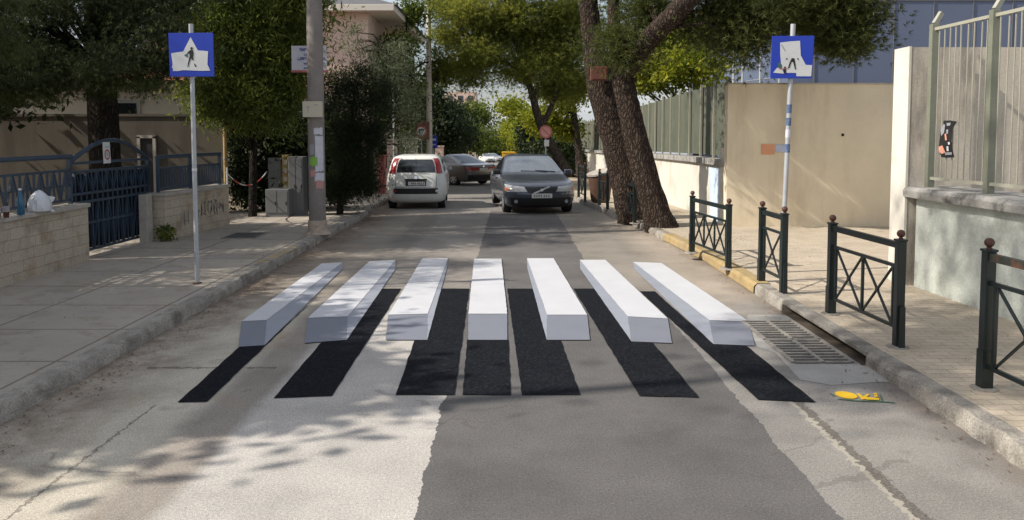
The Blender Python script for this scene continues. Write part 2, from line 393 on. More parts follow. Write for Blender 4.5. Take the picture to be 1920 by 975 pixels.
    crk = t.math('MAXIMUM', t.math('MAXIMUM', cr1, cr2), cr3)
    crn = t.math('MULTIPLY', crk, t.ramp(t.noise(co, 60, 3, .7), [(.35, .35), (.6, 1.0)]))
    c = t.mix(t.math('MULTIPLY', crn, .8), c, (.075, .062, .05))
    edge = t.math('MULTIPLY', t.math('MULTIPLY', band(X, 2.10, .02, .16), t.math('LESS_THAN', Y, 5.9)), .5)
    c = t.mix(edge, c, (.46, .42, .34))
    vc = t.n('ShaderNodeTexVoronoi', feature='DISTANCE_TO_EDGE'); vc.inputs['Scale'].default_value = .55
    wv = t.n('ShaderNodeVectorMath', operation='MULTIPLY_ADD'); t.l(t.n('ShaderNodeTexNoise').outputs[1], wv.inputs[0]); wv.inputs[1].default_value = (.0, .0, 0); t.l(co, wv.inputs[2])
    nz = t.n('ShaderNodeTexNoise'); nz.inputs['Scale'].default_value = 3.5; nz.inputs['Detail'].default_value = 5; t.l(co, nz.inputs[0]); t.l(nz.outputs[1], wv.inputs[0]); wv.inputs[1].default_value = (.35, .35, 0)
    t.l(wv.outputs[0], vc.inputs[0])
    hair = t.math('MULTIPLY', t.math('LESS_THAN', vc.outputs[0], .006), t.math('GREATER_THAN', t.noise(co, .7, 2), .57))
    c = t.mix(t.math('MULTIPLY', hair, .28), c, (.07, .062, .055))
    oil = t.ramp(t.noise(co, 2.6, 3, .5), [(.66, 0.0), (.74, 1.0)])
    c = t.mix(t.math('MULTIPLY', oil, .35), c, (.08, .072, .066))
    t.l(c, b.inputs['Base Color']); b.inputs['Roughness'].default_value = .92; b.inputs['Specular IOR Level'].default_value = .25
    h = t.math('ADD', t.math('MULTIPLY', sp1, .8), t.math('MULTIPLY', sp2, .5)); h = t.math('SUBTRACT', h, t.math('MULTIPLY', crk, 1.2))
    t.bump(b, h, .28, .010); return m
M['road'] = roadmat()

def pavemat(name, colA, jx, jy, jw, off=0, brick=False, dirt=(.16, .12, .085), jdark=.45, wob=.02, shift=(0, 0)):
    m, nt, b = nodes(name); t = NT(nt); co = t.obj()
    nw = t.noise(co, 7, 3)
    ad = t.n('ShaderNodeVectorMath', operation='MULTIPLY_ADD'); t.l(nw, ad.inputs[0]); ad.inputs[1].default_value = (wob, wob, 0); t.l(co, ad.inputs[2])
    mp = t.n('ShaderNodeMapping'); t.l(ad.outputs[0], mp.inputs[0]); mp.inputs['Location'].default_value = (shift[0], shift[1], 0)
    br = t.n('ShaderNodeTexBrick', offset=.5 if brick else 0); t.l(mp.outputs[0], br.inputs[0])
    br.inputs['Scale'].default_value = 1; br.inputs['Brick Width'].default_value = jx; br.inputs['Row Height'].default_value = jy
    br.inputs['Mortar Size'].default_value = jw; br.inputs['Mortar Smooth'].default_value = .3
    a = tuple(x * 1.06 for x in colA); c2 = tuple(x * .92 for x in colA)
    br.inputs['Color1'].default_value = (*a, 1); br.inputs['Color2'].default_value = (*c2, 1); br.inputs['Mortar'].default_value = (*[x * jdark for x in colA], 1)
    n1 = t.noise(co, 1.1, 5, .65); n2 = t.noise(co, 70, 3, .65); n3 = t.noise(co, 4, 5, .7)
    c = t.mix(1.0, br.outputs[0], t.ramp(n1, [(.25, .82), (.75, 1.0)]), 'MULTIPLY')
    c = t.mix(1.0, c, t.ramp(n2, [(.25, .78), (.75, 1.0)]), 'MULTIPLY')
    c = t.mix(t.math('MULTIPLY', t.ramp(n3, [(.5, 0.0), (.72, 1.0)]), .5), c, dirt)
    t.l(c, b.inputs['Base Color']); b.inputs['Roughness'].default_value = .92; b.inputs['Specular IOR Level'].default_value = .25
    t.bump(b, t.math('SUBTRACT', t.math('MULTIPLY', n2, .6), t.math('MULTIPLY', br.outputs[1], 1.0)), .5, .012); return m
M['pave_left'] = pavemat('left_pavement', (.49, .435, .37), 1.25, 1.05, .015, jdark=.5)
M['pave_right'] = pavemat('right_pavement', (.62, .53, .415), .20, .10, .006, brick=True, jdark=.74, wob=.06, dirt=(.30, .23, .15))
M['soil'] = surf('dry_soil', (.22, .17, .12), .95, .3, 2, 40, .2, .4, .02)
M['apron'] = surf('fresh_concrete', (.34, .33, .31), .9, .15, 2.5, 60, .1, .25, .006, stain=(.28, .26, .23), sfac=.5, sscale=3)

# ------------------------------------------------------------------ ground, road, pavements
def stations():
    ys = [-8, 0, 2, 3, 4, 5, 6, 7, 8, 9, 10, 11, 12, 13, 14, 15, 16, 17, 18, 19, 20, 21, 22, 24, 26, 28, 30, 33, 35, 36, 40, 43, 44, 47, 52, 60, 70, 85, 100, 120, 145, 180, 220]
    return ys
LK = [(-8, -3.5), (18, -3.48), (21, -3.75), (30, -3.85), (44, -4.1), (70, -4.6), (120, -6), (220, -11)]
RK = [(-8, 3.05), (12, 3.05), (14.5, 2.86), (16.8, 2.66), (18.4, 2.45), (20, 2.38), (27, 1.95), (35, 1.55), (45, 1.3), (70, .8), (120, -.6), (220, -4)]
def interp(tab, y): return float(np.interp(y, [a for a, _ in tab], [b for _, b in tab]))
def strip(name, m, fa, fb, dz, ys, kind='structure', nx=6, jag=0.0):
    mb = MB()
    for i, y in enumerate(ys):
        a, b_ = fa(y), fb(y)
        for k in range(nx + 1):
            x = a + (b_ - a) * k / nx
            mb.v.append((x, y, zg(y) + dz))
    for i in range(len(ys) - 1):
        for k in range(nx):
            o = i * (nx + 1) + k; mb.f.append((o, o + 1, o + nx + 2, o + nx + 1))
    return mb.build(name, m, kind=kind, smooth=True)
ys = stations()
strip('ground', M['soil'], lambda y: -160, lambda y: 160, -.06, ys, nx=4)
strip('road', M['road'], lambda y: interp(LK, y) - .05, lambda y: interp(RK, y) + .05, 0, ys)
LY = [y for y in ys if y <= 35]
strip('sidewalk_left', M['pave_left'], lambda y: -6.9, lambda y: interp(LK, y) - .16, .118, LY)
strip('sidewalk_left_beyond', M['pave_left'], lambda y: -8.5, lambda y: interp(LK, y) - .16, .118, [y for y in ys if y >= 44])
strip('side_road', M['road'], lambda y: -40, lambda y: interp(LK, y), -.004, [35, 36, 40, 43, 44])
strip('sidewalk_right', M['pave_right'], lambda y: interp(RK, y) + .17, lambda y: 16, .118, [y for y in ys if y <= 60])
def fine(y0, y1, st):
    n = max(2, int((y1 - y0) / st)); return [y0 + (y1 - y0) * i / n for i in range(n + 1)]
def kerb(name, f, sgn, y0, y1, st=.25, wid=.17, h=.125, gap=None):
    mb = MB(); yy = fine(y0, y1, st); n = 5
    for i, y in enumerate(yy):
        j = random.uniform(-.018, .018); jz = random.uniform(-.009, .009); x = f(y)
        c = random.random() < .16
        prof = [(0 + j, -.08), (.008 + j, h - .035 + jz - (.02 if c else 0)), (.035 + j + (.02 if c else 0), h + jz), (wid, h + jz * .3), (wid, -.08)]
        for (a, b_) in prof: mb.v.append((x + sgn * a, y, zg(y) + b_))
    for i in range(len(yy) - 1):
        for k in range(n - 1): mb.f.append((i * n + k, i * n + k + 1, (i + 1) * n + k + 1, (i + 1) * n + k))
    mb.f.append(tuple(range(n))); mb.f.append(tuple((len(yy) - 1) * n + k for k in range(n)))
    return mb.build(name, M['kerb'], kind='structure', smooth=35)
kerb('kerb_left', lambda y: interp(LK, y), -1, -4, 35, .13)
kerb('kerb_left_beyond', lambda y: interp(LK, y), -1, 44, 120, 1.0)
kerb('kerb_right', lambda y: interp(RK, y), 1, -4, 6.55, .13)
kerb('kerb_right_beyond', lambda y: interp(RK, y), 1, 8.6, 120, .4)
# drain inlet in the right kerb: top slab over a dark slot
mb = MB(); mb.box((3.135, 7.575, .107), (.165, 2.04, .04)); mb.build('kerb_inlet_lid', M['kerb'], kind='structure', bevel=.008)
mb = MB(); mb.box((3.21, 7.575, -.01), (.02, 2.04, .19)); mb.build('kerb_inlet_back', M['inlet'], kind='structure')
mb = MB(); mb.poly([(3.03, 6.56, .0065), (3.2, 6.56, .0065), (3.2, 8.59, .0065), (3.03, 8.59, .0065)]); mb.build('kerb_inlet_floor', M['inlet'], kind='structure')
mb = MB(); mb.poly([G(u, v, .003) for u, v in ((1400, 606), (1420, 650), (1455, 662), (1480, 690), (1500, 712), (1560, 722), (1650, 716), (1690, 716), (1600, 650), (1520, 606), (1470, 590), (1402, 590))])
mb.build('gutter_apron', M['apron'], kind='structure')
mb = MB(); ss = fine(9.55, 14.4, .2); pts = []
for y in ss:
    x = interp(RK, y); mb.v += [(x - .006 - .012, y, zg(y) + .012), (x - .012, y, zg(y) + .10), (x + .03, y, zg(y) + .134), (x + .19, y, zg(y) + .134)]
for i in range(len(ss) - 1):
    for k in range(3): mb.f.append((i * 4 + k, i * 4 + k + 1, i * 4 + k + 5, i * 4 + k + 4))
tag(mb.build('kerb_paint', M['paint_kerb_yellow']), 'worn yellow paint along the right kerb by the first railings', 'kerb paint')
mb = MB(); mb.poly([(-3.72, 11.2, .124), (-3.52, 10.9, .126), (-3.5, 12.6, .126), (-3.66, 12.9, .124)])
tag(mb.build('kerb_paint', M['paint_kerb_faint']), 'faint yellow paint patch on the left pavement edge near the pole', 'kerb paint')

# drain grates
for i, (y0, y1) in enumerate(((6.62, 7.32), (7.37, 8.08))):
    t_ = thing('drain_grate', 'iron drain grate in the right gutter, %s' % ('nearer of the pair' if i == 0 else 'touching the end of the rightmost painted bar'), 'drain grate', (2.72, (y0 + y1) / 2, 0), group='pair of drain grates')
    b = MB(); b.poly([(2.45, y0, .008), (2.99, y0, .008), (2.99, y1, .008), (2.45, y1, .008)]); b.build('dark_sheet', M['dark_sheet'], t_)  # flat black sheet standing in for the shaded pit under the slats
    b = MB()
    for xx in (2.46, 2.72, 2.98): b.box((xx, (y0 + y1) / 2, .016), (.035, y1 - y0, .014))
    b.build('frame', M['iron'], t_)
    b = MB(); n = 8
    for k in range(n + 1):
        yy = y0 + (y1 - y0) * k / n
        for xx in (2.59, 2.85): b.box((xx, yy, .017), (.2235, .030, .012))
    b.build('slats', M['iron'], t_)

# ------------------------------------------------------------------ painted 3D crossing
BARS = [
 ('outermost painted bar on the left, half over the gutter', [(453,602),(500,600),(642,492),(603,494)], [(453,602),(500,600),(496,647),(447,650)], [(500,600),(642,492),(642,504),(496,647)], [(333,754),(388,753),(604,547),(496,647),(450,649)]),
 ('second painted bar from the left', [(577,596),(652,593),(742,487),(692,490)], [(577,596),(652,593),(650,637),(571,643)], [(652,593),(742,487),(741,505),(650,637)], [(513,746),(623,742),(752,541),(716,541),(650,637),(603,641)]),
 ('third painted bar from the left', [(728,590),(802,588),(840,484),(792,484)], [(728,590),(802,588),(801,637),(723,637)], [(802,588),(840,484),(838,502),(801,637)], [(742,740),(852,740),(880,541),(828,541),(801,637),(777,637)]),
 ('middle painted bar, seen straight on with no side face', [(878,588),(951,588),(940,485),(889,485)], [(878,588),(951,588),(951,637),(878,637)], None, [(867,740),(958,740),(953,636),(876,636)]),
 ('third painted bar from the right', [(988,484),(1038,484),(1101,590),(1026,590)], [(1026,590),(1101,590),(1106,637),(1025,637)], [(988,484),(1026,590),(1025,637),(989,504)], [(951,541),(999,541),(1025,637),(1051,637),(1088,740),(979,740)]),
 ('second painted bar from the right', [(1087,487),(1135,487),(1252,597),(1177,593)], [(1177,593),(1252,597),(1260,643),(1184,640)], [(1087,487),(1177,593),(1184,640),(1088,504)], [(1075,541),(1117,541),(1184,640),(1223,641),(1311,745),(1199,742)]),
 ('outermost painted bar on the right, ending at the drain grates', [(1187,491),(1240,493),(1405,603),(1330,600)], [(1330,600),(1405,603),(1415,648),(1338,645)], [(1187,491),(1330,600),(1338,645),(1189,504)], [(1199,546),(1228,546),(1338,645),(1398,647),(1530,754),(1421,749)]),
]
def rough_poly(px, z, amp=.006, st=.12):
    amp *= .6; P = [G(u, v, z) for u, v in px]; out = []
    for i, p in enumerate(P):
        q = P[(i + 1) % len(P)]; d = q - p; n = max(1, int(d.length / st)); pr = Vector((-d.y, d.x, 0)).normalized()
        for k in range(n):
            out.append(p + d * (k / n) + (pr * random.uniform(-amp, amp) if k else Vector((0, 0, 0))))
    return out
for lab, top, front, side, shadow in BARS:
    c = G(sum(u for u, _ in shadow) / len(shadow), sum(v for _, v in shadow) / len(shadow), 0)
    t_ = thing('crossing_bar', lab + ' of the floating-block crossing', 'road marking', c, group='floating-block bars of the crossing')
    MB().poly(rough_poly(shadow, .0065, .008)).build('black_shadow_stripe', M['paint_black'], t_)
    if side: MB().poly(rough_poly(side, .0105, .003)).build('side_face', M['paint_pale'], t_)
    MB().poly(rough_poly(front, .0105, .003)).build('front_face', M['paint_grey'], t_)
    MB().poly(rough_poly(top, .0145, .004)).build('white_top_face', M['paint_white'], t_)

# OK! spray lettering
t_ = thing('painted_lettering', 'yellow OK! spray-painted on the road by the right gutter', 'road marking', G(1605, 742, 0))
b = MB()
b.poly([G(1586.5 + 21.5 * math.cos(2 * PI * k / 24) , 740.5 + 6.2 * math.sin(2 * PI * k / 24) + 3.2 * math.cos(2 * PI * k / 24) , .006) for k in range(24)])
for pp in ([(1606, 738), (1611, 737), (1624, 748), (1616, 749)], [(1616, 745), (1626, 738), (1631, 739), (1622, 746.5)], [(1621, 744), (1648, 746), (1648, 750), (1624, 749)], [(1637, 737), (1644, 736.5), (1646, 744), (1640, 744)]):
    b.poly([G(u, v, .0065 + .0005 * len(b.f)) for u, v in pp])
b.build('yellow_paint', M['paint_yellow'], t_)
b = MB()
for pp in ([(1572, 747), (1605, 750.5), (1605, 752), (1570, 748.5)], [(1605, 750.5), (1655, 752), (1657, 754), (1605, 752)], [(1655, 752), (1678, 754), (1678, 755.5), (1657, 754)], [(1649, 739), (1651, 738.5), (1656, 751), (1653, 751)], [(1555, 737), (1557, 736.5), (1566, 742), (1564, 743)]):
    b.poly([G(u, v, .0055) for u, v in pp])
b.build('green_outline', M['paint_green'], t_)

# manhole cover on left pavement
p = G(460, 442, .12)
t_ = thing('manhole_cover', 'dark square manhole cover set in the left pavement', 'manhole', (p.x, p.y, .12))
b = MB(); b.box((p.x, p.y, .123), (.56, .72, .01)); b.build('cover', M['manhole'], t_)
b = MB()
for (dx, dy, sx, sy) in ((0, .385, .64, .04), (0, -.385, .64, .04), (.30, 0, .035, .728), (-.30, 0, .035, .728)): b.box((p.x + dx, p.y + dy, .1235), (sx, sy, .013))
b.build('frame', M['iron'], t_)

# litter along kerbs
def litter():
    mb = MB()
    for i in range(2600):
        side = random.random()
        if i > 1700: a_ = random.uniform(0, 6.3); r_ = abs(random.gauss(0, .55)); q_ = random.choice(((3.0, 15.5), (2.75, 17.0), (3.6, 13.5))); x = max(2.95, q_[0] + r_ * math.cos(a_)); y = q_[1] + r_ * math.sin(a_); z = .126
        elif side < .62: y = random.uniform(4.5, 20); x = -3.47 + abs(random.gauss(0, .22)); z = .006
        elif side < .86: y = random.uniform(3.5, 20); x = interp(RK, y) - .03 - abs(random.gauss(0, .13)); z = .007
        elif side < .95: y = random.uniform(4.5, 15); x = random.uniform(3.3, 5.2); z = .124
        else: y = random.uniform(5, 14); x = random.uniform(-6, -3.7); z = .124
        z += zg(y); s = random.uniform(.005, .018); a = random.uniform(0, PI); ca, sa = math.cos(a), math.sin(a)
        q = random.uniform(.2, .6)
        mb.add([(x - ca * s, y - sa * s, z), (x + sa * s * q, y - ca * s * q, z + .003), (x + ca * s, y + sa * s, z + random.uniform(0, .012)), (x - sa * s * q, y + ca * s * q, z + .003)], [(0, 1, 2, 3)])
    o = mb.build('leaf_litter', M['litter'], kind='stuff')
    tag(o, 'dry leaves and grit scattered along both kerbs', 'leaf litter')
litter()

# ------------------------------------------------------------------ foliage
def leaf_mesh(name, clumps, kind, m, parent, n, size, sig, flat=.6, dens_jit=.5, droop=0.0):
    """clumps (k,3) world; n leaves/tufts per clump; one mesh of many leaf faces"""
    k = len(clumps); cl = np.repeat(np.arange(k), n); N = len(cl)
    ctint = RNG.uniform(.1, .8, k); csig = sig * RNG.uniform(1 - dens_jit, 1 + dens_jit, k)
    pos = clumps[cl] + RNG.normal(0, 1, (N, 3)) * csig[cl][:, None] * np.array([1, 1, flat])
    org = np.array(root_loc(parent))
    def unit(v): return v / np.maximum(np.linalg.norm(v, axis=1, keepdims=True), 1e-6)
    if kind == 'needle':
        B = 9
        ax = unit(pos - clumps[cl] + RNG.normal(0, .15, (N, 3)) * csig[cl][:, None] + np.array([0, 0, .02 - droop]))
        P = np.repeat(pos, B, 0); A = np.repeat(ax, B, 0)
        d = unit(A + RNG.normal(0, .55, (N * B, 3)))
        L = size * RNG.uniform(.6, 1.2, (N * B, 1)); sd = unit(np.cross(d, RNG.normal(0, 1, (N * B, 3)))) * size * .055
        V = np.stack([P - sd, P + sd, P + d * L], 1); tint = np.repeat(ctint[cl], B) + RNG.normal(0, .12, N * B); per = 3; NN = N * B
    else:
        asp = {'leaf': .5, 'long': .22, 'spray': .3}[kind]
        d = unit(RNG.normal(0, 1, (N, 3)) + np.array([0, 0, -droop])); s2 = unit(np.cross(d, RNG.normal(0, 1, (N, 3))))
        L = size * RNG.uniform(.35, 1.5, (N, 1))
        V = np.stack([pos, pos + d * L * .5 + s2 * L * asp * .5, pos + d * L, pos + d * L * .5 - s2 * L * asp * .5], 1)
        tint = ctint[cl] + RNG.normal(0, .12, N); per = 4; NN = N
    V = (V - org).reshape(-1, 3)
    me = bpy.data.meshes.new(name)
    me.vertices.add(len(V)); me.vertices.foreach_set('co', V.astype(np.float32).ravel())
    me.loops.add(len(V)); me.loops.foreach_set('vertex_index', np.arange(len(V), dtype=np.int32))
    me.polygons.add(NN); me.polygons.foreach_set('loop_start', np.arange(0, len(V), per, dtype=np.int32))
    me.update(calc_edges=True)
    at = me.attributes.new('tint', 'FLOAT', 'POINT'); at.data.foreach_set('value', np.clip(np.repeat(tint, per), 0, 1).astype(np.float32))
    me.materials.append(m); o = bpy.data.objects.new(name, me); C.objects.link(o); o.parent = parent
    return o
def root_loc(o):
    v = Vector((0, 0, 0))
    while o is not None: v += o.location; o = o.parent
    return v
def blob_pts(blobs):
    out = []
    for (x, y, z, rx, ry, rz, k) in blobs:
        d = RNG.normal(0, 1, (k, 3)); d /= np.linalg.norm(d, axis=1, keepdims=True)
        r = RNG.uniform(.15, 1, (k, 1)) ** .55
        out.append(np.array([x, y, z]) + d * r * np.array([rx, ry, rz]))
    return np.concatenate(out)
def tree(name, label, cat, base, trunk, bark, blobs, kind, leaf, n, size, sig, group=None, limbs=14, flat=.6, droop=0.0, wob=.05, extra=None, seg=12, sub=5):
    """trunk: list of polylines [(x,y,z,r)...] in world; blobs in world"""
    t_ = thing(name, label, cat, base, group=group)
    mb = MB()
    for pl in trunk:
        pts = []
        for i in range(len(pl) - 1):
            a, b = Vector(pl[i]), Vector(pl[i + 1]); 
            for q in range(sub): pts.append(a.lerp(b, q / sub))
        pts.append(Vector(pl[-1]))
        P = [Vector(p[:3]) for p in pts]; rr = [p[3] for p in pts]
        # smooth
        for _ in range(3):
            P = [P[0]] + [(P[i - 1] + P[i] * 2 + P[i + 1]) / 4 for i in range(1, len(P) - 1)] + [P[-1]]
        mb.tube(P, rr, seg, wob)
    pts = blob_pts(blobs)
    nod = [Vector(q[:3]) for pl in trunk for q in pl[1:]]; nod = [q for q in nod if q.z > 1.6] or nod
    for i in RNG.choice(len(pts), min(limbs, len(pts)), replace=False):
        c = Vector(pts[i]); s_ = min(nod, key=lambda q: (q - c).length + max(0, q.z - c.z) * 2)
        mid = s_.lerp(c, .5) + Vector((random.uniform(-.2, .2), random.uniform(-.2, .2), random.uniform(-.05, .3)))
        ln = (c - s_).length; r0 = min(.07, .018 * ln + .015)
        mb.tube([s_, s_.lerp(mid, .6), mid, mid.lerp(c, .6), c], [r0, r0 * .8, r0 * .6, r0 * .4, r0 * .2], 5)
    mb.build('trunk', bark, t_, smooth=60)
    leaf_mesh('crown', pts, kind, leaf, t_, n, size, sig, flat, droop=droop)
    return t_
def gz(x, y, d=0): return (x, y, zg(y) + d)

# ---- left side trees
c0 = W(195, 260, 14.5)
tree('cedar_tree', 'big dark cedar with drooping branches behind the stone wall and gate', 'tree', (-7.6, 14.5, .0),
     [[(-7.62, 14.5, -.05, .36), (-7.6, 14.5, 1.2, .28), (-7.62, 14.5, 3.2, .26), (-7.65, 14.5, 5.5, .20), (-7.6, 14.5, 9, .06)]], M['bark_dark'],
     [(-6.9, 12.9, 3.0, 1.3, .8, .42, 30), (-8.2, 12.4, 2.95, 1.2, .9, .5, 36), (-5.9, 13.0, 3.3, .8, .9, .6, 24), (-6.0, 13.2, 4.3, 1.0, 1.0, .7, 26), (-7.4, 13.4, 3.9, 1.7, 1.4, .75, 34), (-8.3, 12.6, 4.3, 1.6, 1.8, 1.1, 34), (-6.6, 13.6, 4.6, 1.0, 1.4, .9, 26), (-8.8, 14.2, 4.0, 1.6, 1.6, 1.3, 34), (-6.9, 15.6, 4.3, 1.5, 1.3, 1.2, 30), (-7.5, 14.3, 6.6, 1.8, 2.2, 1.3, 40), (-7.6, 14.2, 8.0, 1.1, 1.2, .8, 14), (-9.6, 14.0, 3.0, 1.0, .9, .6, 22), (-8.9, 12.2, 2.75, .6, .6, .35, 12)],
     'needle', M['cedar'], 130, .085, .215, limbs=80, flat=.5, droop=.45)
tree('cedar_tree', 'near cedar whose dark branches hang into the top left corner', 'tree', (-9.6, 9.6, .0),
     [[(-9.6, 9.6, -.05, .3), (-9.6, 9.6, 3, .24), (-9.5, 9.6, 7.5, .06)]], M['bark_dark'],
     [(-7.6, 10.8, 3.7, .8, 1.0, .7, 26), (-8.0, 10.6, 3.1, .9, .8, .5, 22), (-9.2, 9.4, 4.6, 1.8, 1.7, 1.3, 40), (-9.4, 9.6, 6.4, 1.4, 1.5, 1.2, 30)],
     'needle', M['cedar'], 130, .085, .22, limbs=40, flat=.5, droop=.45)
tree('garden_tree', 'dense garden tree past the left frame edge shading the near pavement', 'tree', (-8.9, 4.8, 0),
     [[(-8.9, 4.8, -.05, .22), (-8.9, 4.8, 2.5, .17), (-8.8, 4.8, 5.6, .05)]], M['bark_dark'],
     [(-8.8, 4.75, 4.7, 1.45, 1.05, 1.35, 90), (-9.4, 6.6, 4.9, 1.2, 1.2, 1.2, 60)], 'leaf', M['darkleaf'], 300, .2, .32, limbs=20)
tree('tall_tree', 'tall sparse tree past the left frame edge dappling the crossing with shade', 'tree', (-11.5, 3.0, 0),
     [[(-11.5, 3.0, -.05, .26), (-11.5, 3.0, 4, .2), (-11.3, 3.2, 11.5, .05)]], M['bark_dark'],
     [(-11.0, 3.4, 12.6, 1.8, 2.0, .9, 40), (-11.0, 3.0, 14.0, 1.6, 2.2, 1.0, 36), (-11.0, 5.0, 14.6, 1.0, 1.2, .8, 14)], 'leaf', M['midleaf'], 62, .17, .34, limbs=34)
tree('garden_tree', 'unseen broad dark tree added beyond the left frame edge to shade the garden wall', 'tree', (-13.6, 15.4, 0),
     [[(-13.6, 15.4, -.05, .25), (-13.6, 15.4, 2, .2), (-13.5, 15.5, 5, .06)]], M['bark_dark'],
     [(-13.4, 15.4, 3.9, 1.9, 2.0, 2.0, 90), (-11.6, 16.2, 3.4, 1.0, 1.2, 1.3, 44)], 'leaf', M['darkleaf'], 220, .2, .36, limbs=20)  # unseen tree, added to keep the sun off the garden wall
tree('feathery_tree', 'sunlit feathery green tree behind the concrete utility pole', 'tree', gz(-5.9, 17.6),
     [[(-5.9, 17.6, -.1, .10), (-5.85, 17.6, 1.6, .08), (-5.6, 17.4, 3.2, .07), (-5.3, 16.8, 5.5, .04)]], M['bark_dark'],
     [(-6.1, 16.6, 2.75, .7, .6, .55, 26), (-5.2, 16.6, 2.7, .7, .6, .6, 26), (-5.7, 16.9, 3.5, .95, .9, .95, 40), (-5.0, 16.6, 4.4, 1.0, .9, 1.0, 44), (-6.1, 16.6, 4.7, 1.0, 1.0, 1.1, 44), (-4.55, 16.5, 3.5, .4, .5, .7, 14), (-5.4, 17, 6.2, 1.6, 1.5, 1.0, 40), (-5.5, 16.8, 7.3, 1.2, 1.3, .7, 20), (-4.2, 15.6, 4.75, .45, .5, .22, 9)],
     'long', M['feather'], 460, .12, .25, limbs=50, flat=.75, droop=.8)
t_ = tree('oleander_bush', 'dark flowering shrub behind the grey utility cabinets', 'shrub', gz(-5.7, 19.6),
     [[(-5.7, 19.6, -.05, .05), (-5.7, 19.6, .8, .04), (-5.6, 19.6, 1.9, .02)], [(-6.2, 19.4, -.05, .05), (-6.3, 19.4, 1.6, .02)], [(-5.1, 19.6, -.05, .05), (-5.1, 19.5, 1.6, .02)]], M['bark_dark'],
     [(-5.7, 19.6, 1.4, 1.35, .7, 1.3, 110), (-6.4, 19.5, 2.1, .6, .6, .8, 34), (-5.0, 20.0, 2.2, .9, .7, .9, 44), (-4.7, 20.2, 1.2, .8, .6, 1.0, 40), (-6.3, 19.3, .8, .6, .5, .7, 34)], 'long', M['darkleaf'], 230, .15, .22, limbs=24)
b = MB()
for i in range(40):
    x, y, z = random.gauss(-6.2, .25), 18.85 + random.uniform(-.1, .1), random.gauss(1.55, .25)
    a = random.uniform(0, 6); s_ = random.uniform(.02, .04)
    b.add([(x + s_ * math.cos(a + q * PI / 2), y + random.uniform(-.02, .02), z + s_ * math.sin(a + q * PI / 2)) for q in range(4)], [(0, 1, 2, 3)])
b.build('blossom', M['flower'], t_)
p = Gs(645, 402, .12)
p.x -= .10
tree('juniper_tree', 'dark dense conifer on the left pavement beside the white car', 'tree', gz(p.x, p.y, .1),
     [[(p.x, p.y, .02, .085), (p.x + .02, p.y, .55, .07), (p.x + .2, p.y + .1, 1.6, .06), (p.x + .35, p.y + .2, 3.0, .02)]], M['bark_dark'],
     [(p.x + .28, p.y + .3, 1.45, .66, .7, .95, 100), (p.x + .42, p.y + .3, 2.45, .85, .8, .8, 84), (p.x - .05, p.y + .2, 3.05, .35, .3, .45, 22), (p.x + .55, p.y + .2, 3.2, .4, .35, .55, 24), (p.x + .95, p.y + .4, 2.9, .3, .3, .5, 16), (p.x + .1, p.y + .1, .8, .45, .4, .35, 26), (p.x + .5, p.y + .4, .75, .36, .4, .4, 22)],
     'needle', M['cypress'], 75, .07, .135, limbs=30, flat=1.0)
tree('olive_tree', 'silvery olive tree in front of the pink house', 'tree', gz(-4.7, 25.5),
     [[(-4.7, 25.5, zg(25.5) - .05, .12), (-4.6, 25.5, 1.6, .10), (-4.2, 25.5, 3.4, .05), (-4.0, 25.5, 4.6, .02)]], M['bark_grey'],
     [(-4.0, 25.6, 3.4, .75, .8, 1.0, 50), (-3.75, 25.4, 4.4, .6, .7, .7, 34), (-4.9, 25.4, 4.2, .6, .6, .75, 24), (-5.0, 25.2, 5.1, .25, .3, .5, 8), (-3.4, 25.8, 1.7, .45, .5, .7, 24), (-3.3, 26, 3.0, .6, .6, .8, 26)],
     'long', M['olive'], 75, .10, .22, limbs=34)
tree('street_tree', 'leafy street tree rising behind the black mirror over the left pavement', 'tree', gz(-4.6, 30),
     [[(-4.6, 30, zg(30) - .05, .14), (-4.4, 30, 2, .11), (-4.1, 30, 4.2, .05)]], M['bark_dark'],
     [(-4.45, 30, 3.9, .8, 1.2, 1.0, 50), (-4.75, 30.4, 2.6, .8, 1.2, .8, 40), (-4.3, 30, 5.1, .7, 1, .7, 34), (-5.0, 30.6, 1.6, .8, .8, .8, 26), tuple(W(772, 20, 31)) + (.4, .6, .5, 18), tuple(W(820, 130, 34.6)) + (.5, .5, .8, 24)], 'leaf', M['midleaf'], 100, .15, .26, limbs=24)
tree('street_tree', 'dark rounded street tree beyond the side street on the left', 'tree', gz(-5.6, 48),
     [[(-5.6, 48, zg(48) - .05, .2), (-5.5, 48, 1.6, .16), (-5.3, 48, 4, .07)]], M['bark_dark'],
     [(-5.2, 48, 2.9, 2.0, 2.2, 1.5, 90), (-4.3, 47.5, 2.1, 1.3, 1.6, 1.2, 60), (-5.8, 48.5, 4.3, 1.6, 2, 1.0, 50)], 'leaf', M['darkleaf'], 130, .22, .40, limbs=20)
tree('street_tree', 'second dark street tree down the left side, in front of the far pines', 'tree', gz(-5.9, 64),
     [[(-5.9, 64, zg(64) - .05, .2), (-5.8, 64, 1.2, .16), (-5.6, 64, 4, .07)]], M['bark_dark'],
     [(-5.0, 63, 2.0, 2.0, 2.6, 2.0, 90), (-5.8, 66, 3.6, 1.8, 2.2, 1.2, 50)], 'leaf', M['darkleaf'], 120, .26, .5, limbs=16)
tree('umbrella_pine', 'rounded far pine against the bright sky on the left side', 'tree', gz(-6.5, 92),
     [[(-6.5, 92, zg(92) - .05, .25), (-6.4, 92, 1.5, .2), (-5.6, 92, 4.2, .1)]], M['bark_grey'],
     [(-4.4, 92, 4.2, 1.9, 3, 1.25, 60), (-6.6, 90, 2.4, 2.4, 3, 2.4, 80), (-4.2, 88, 1.2, 1.6, 2, 1.6, 40)], 'leaf', M['midleaf'], 110, .32, .6, limbs=16)

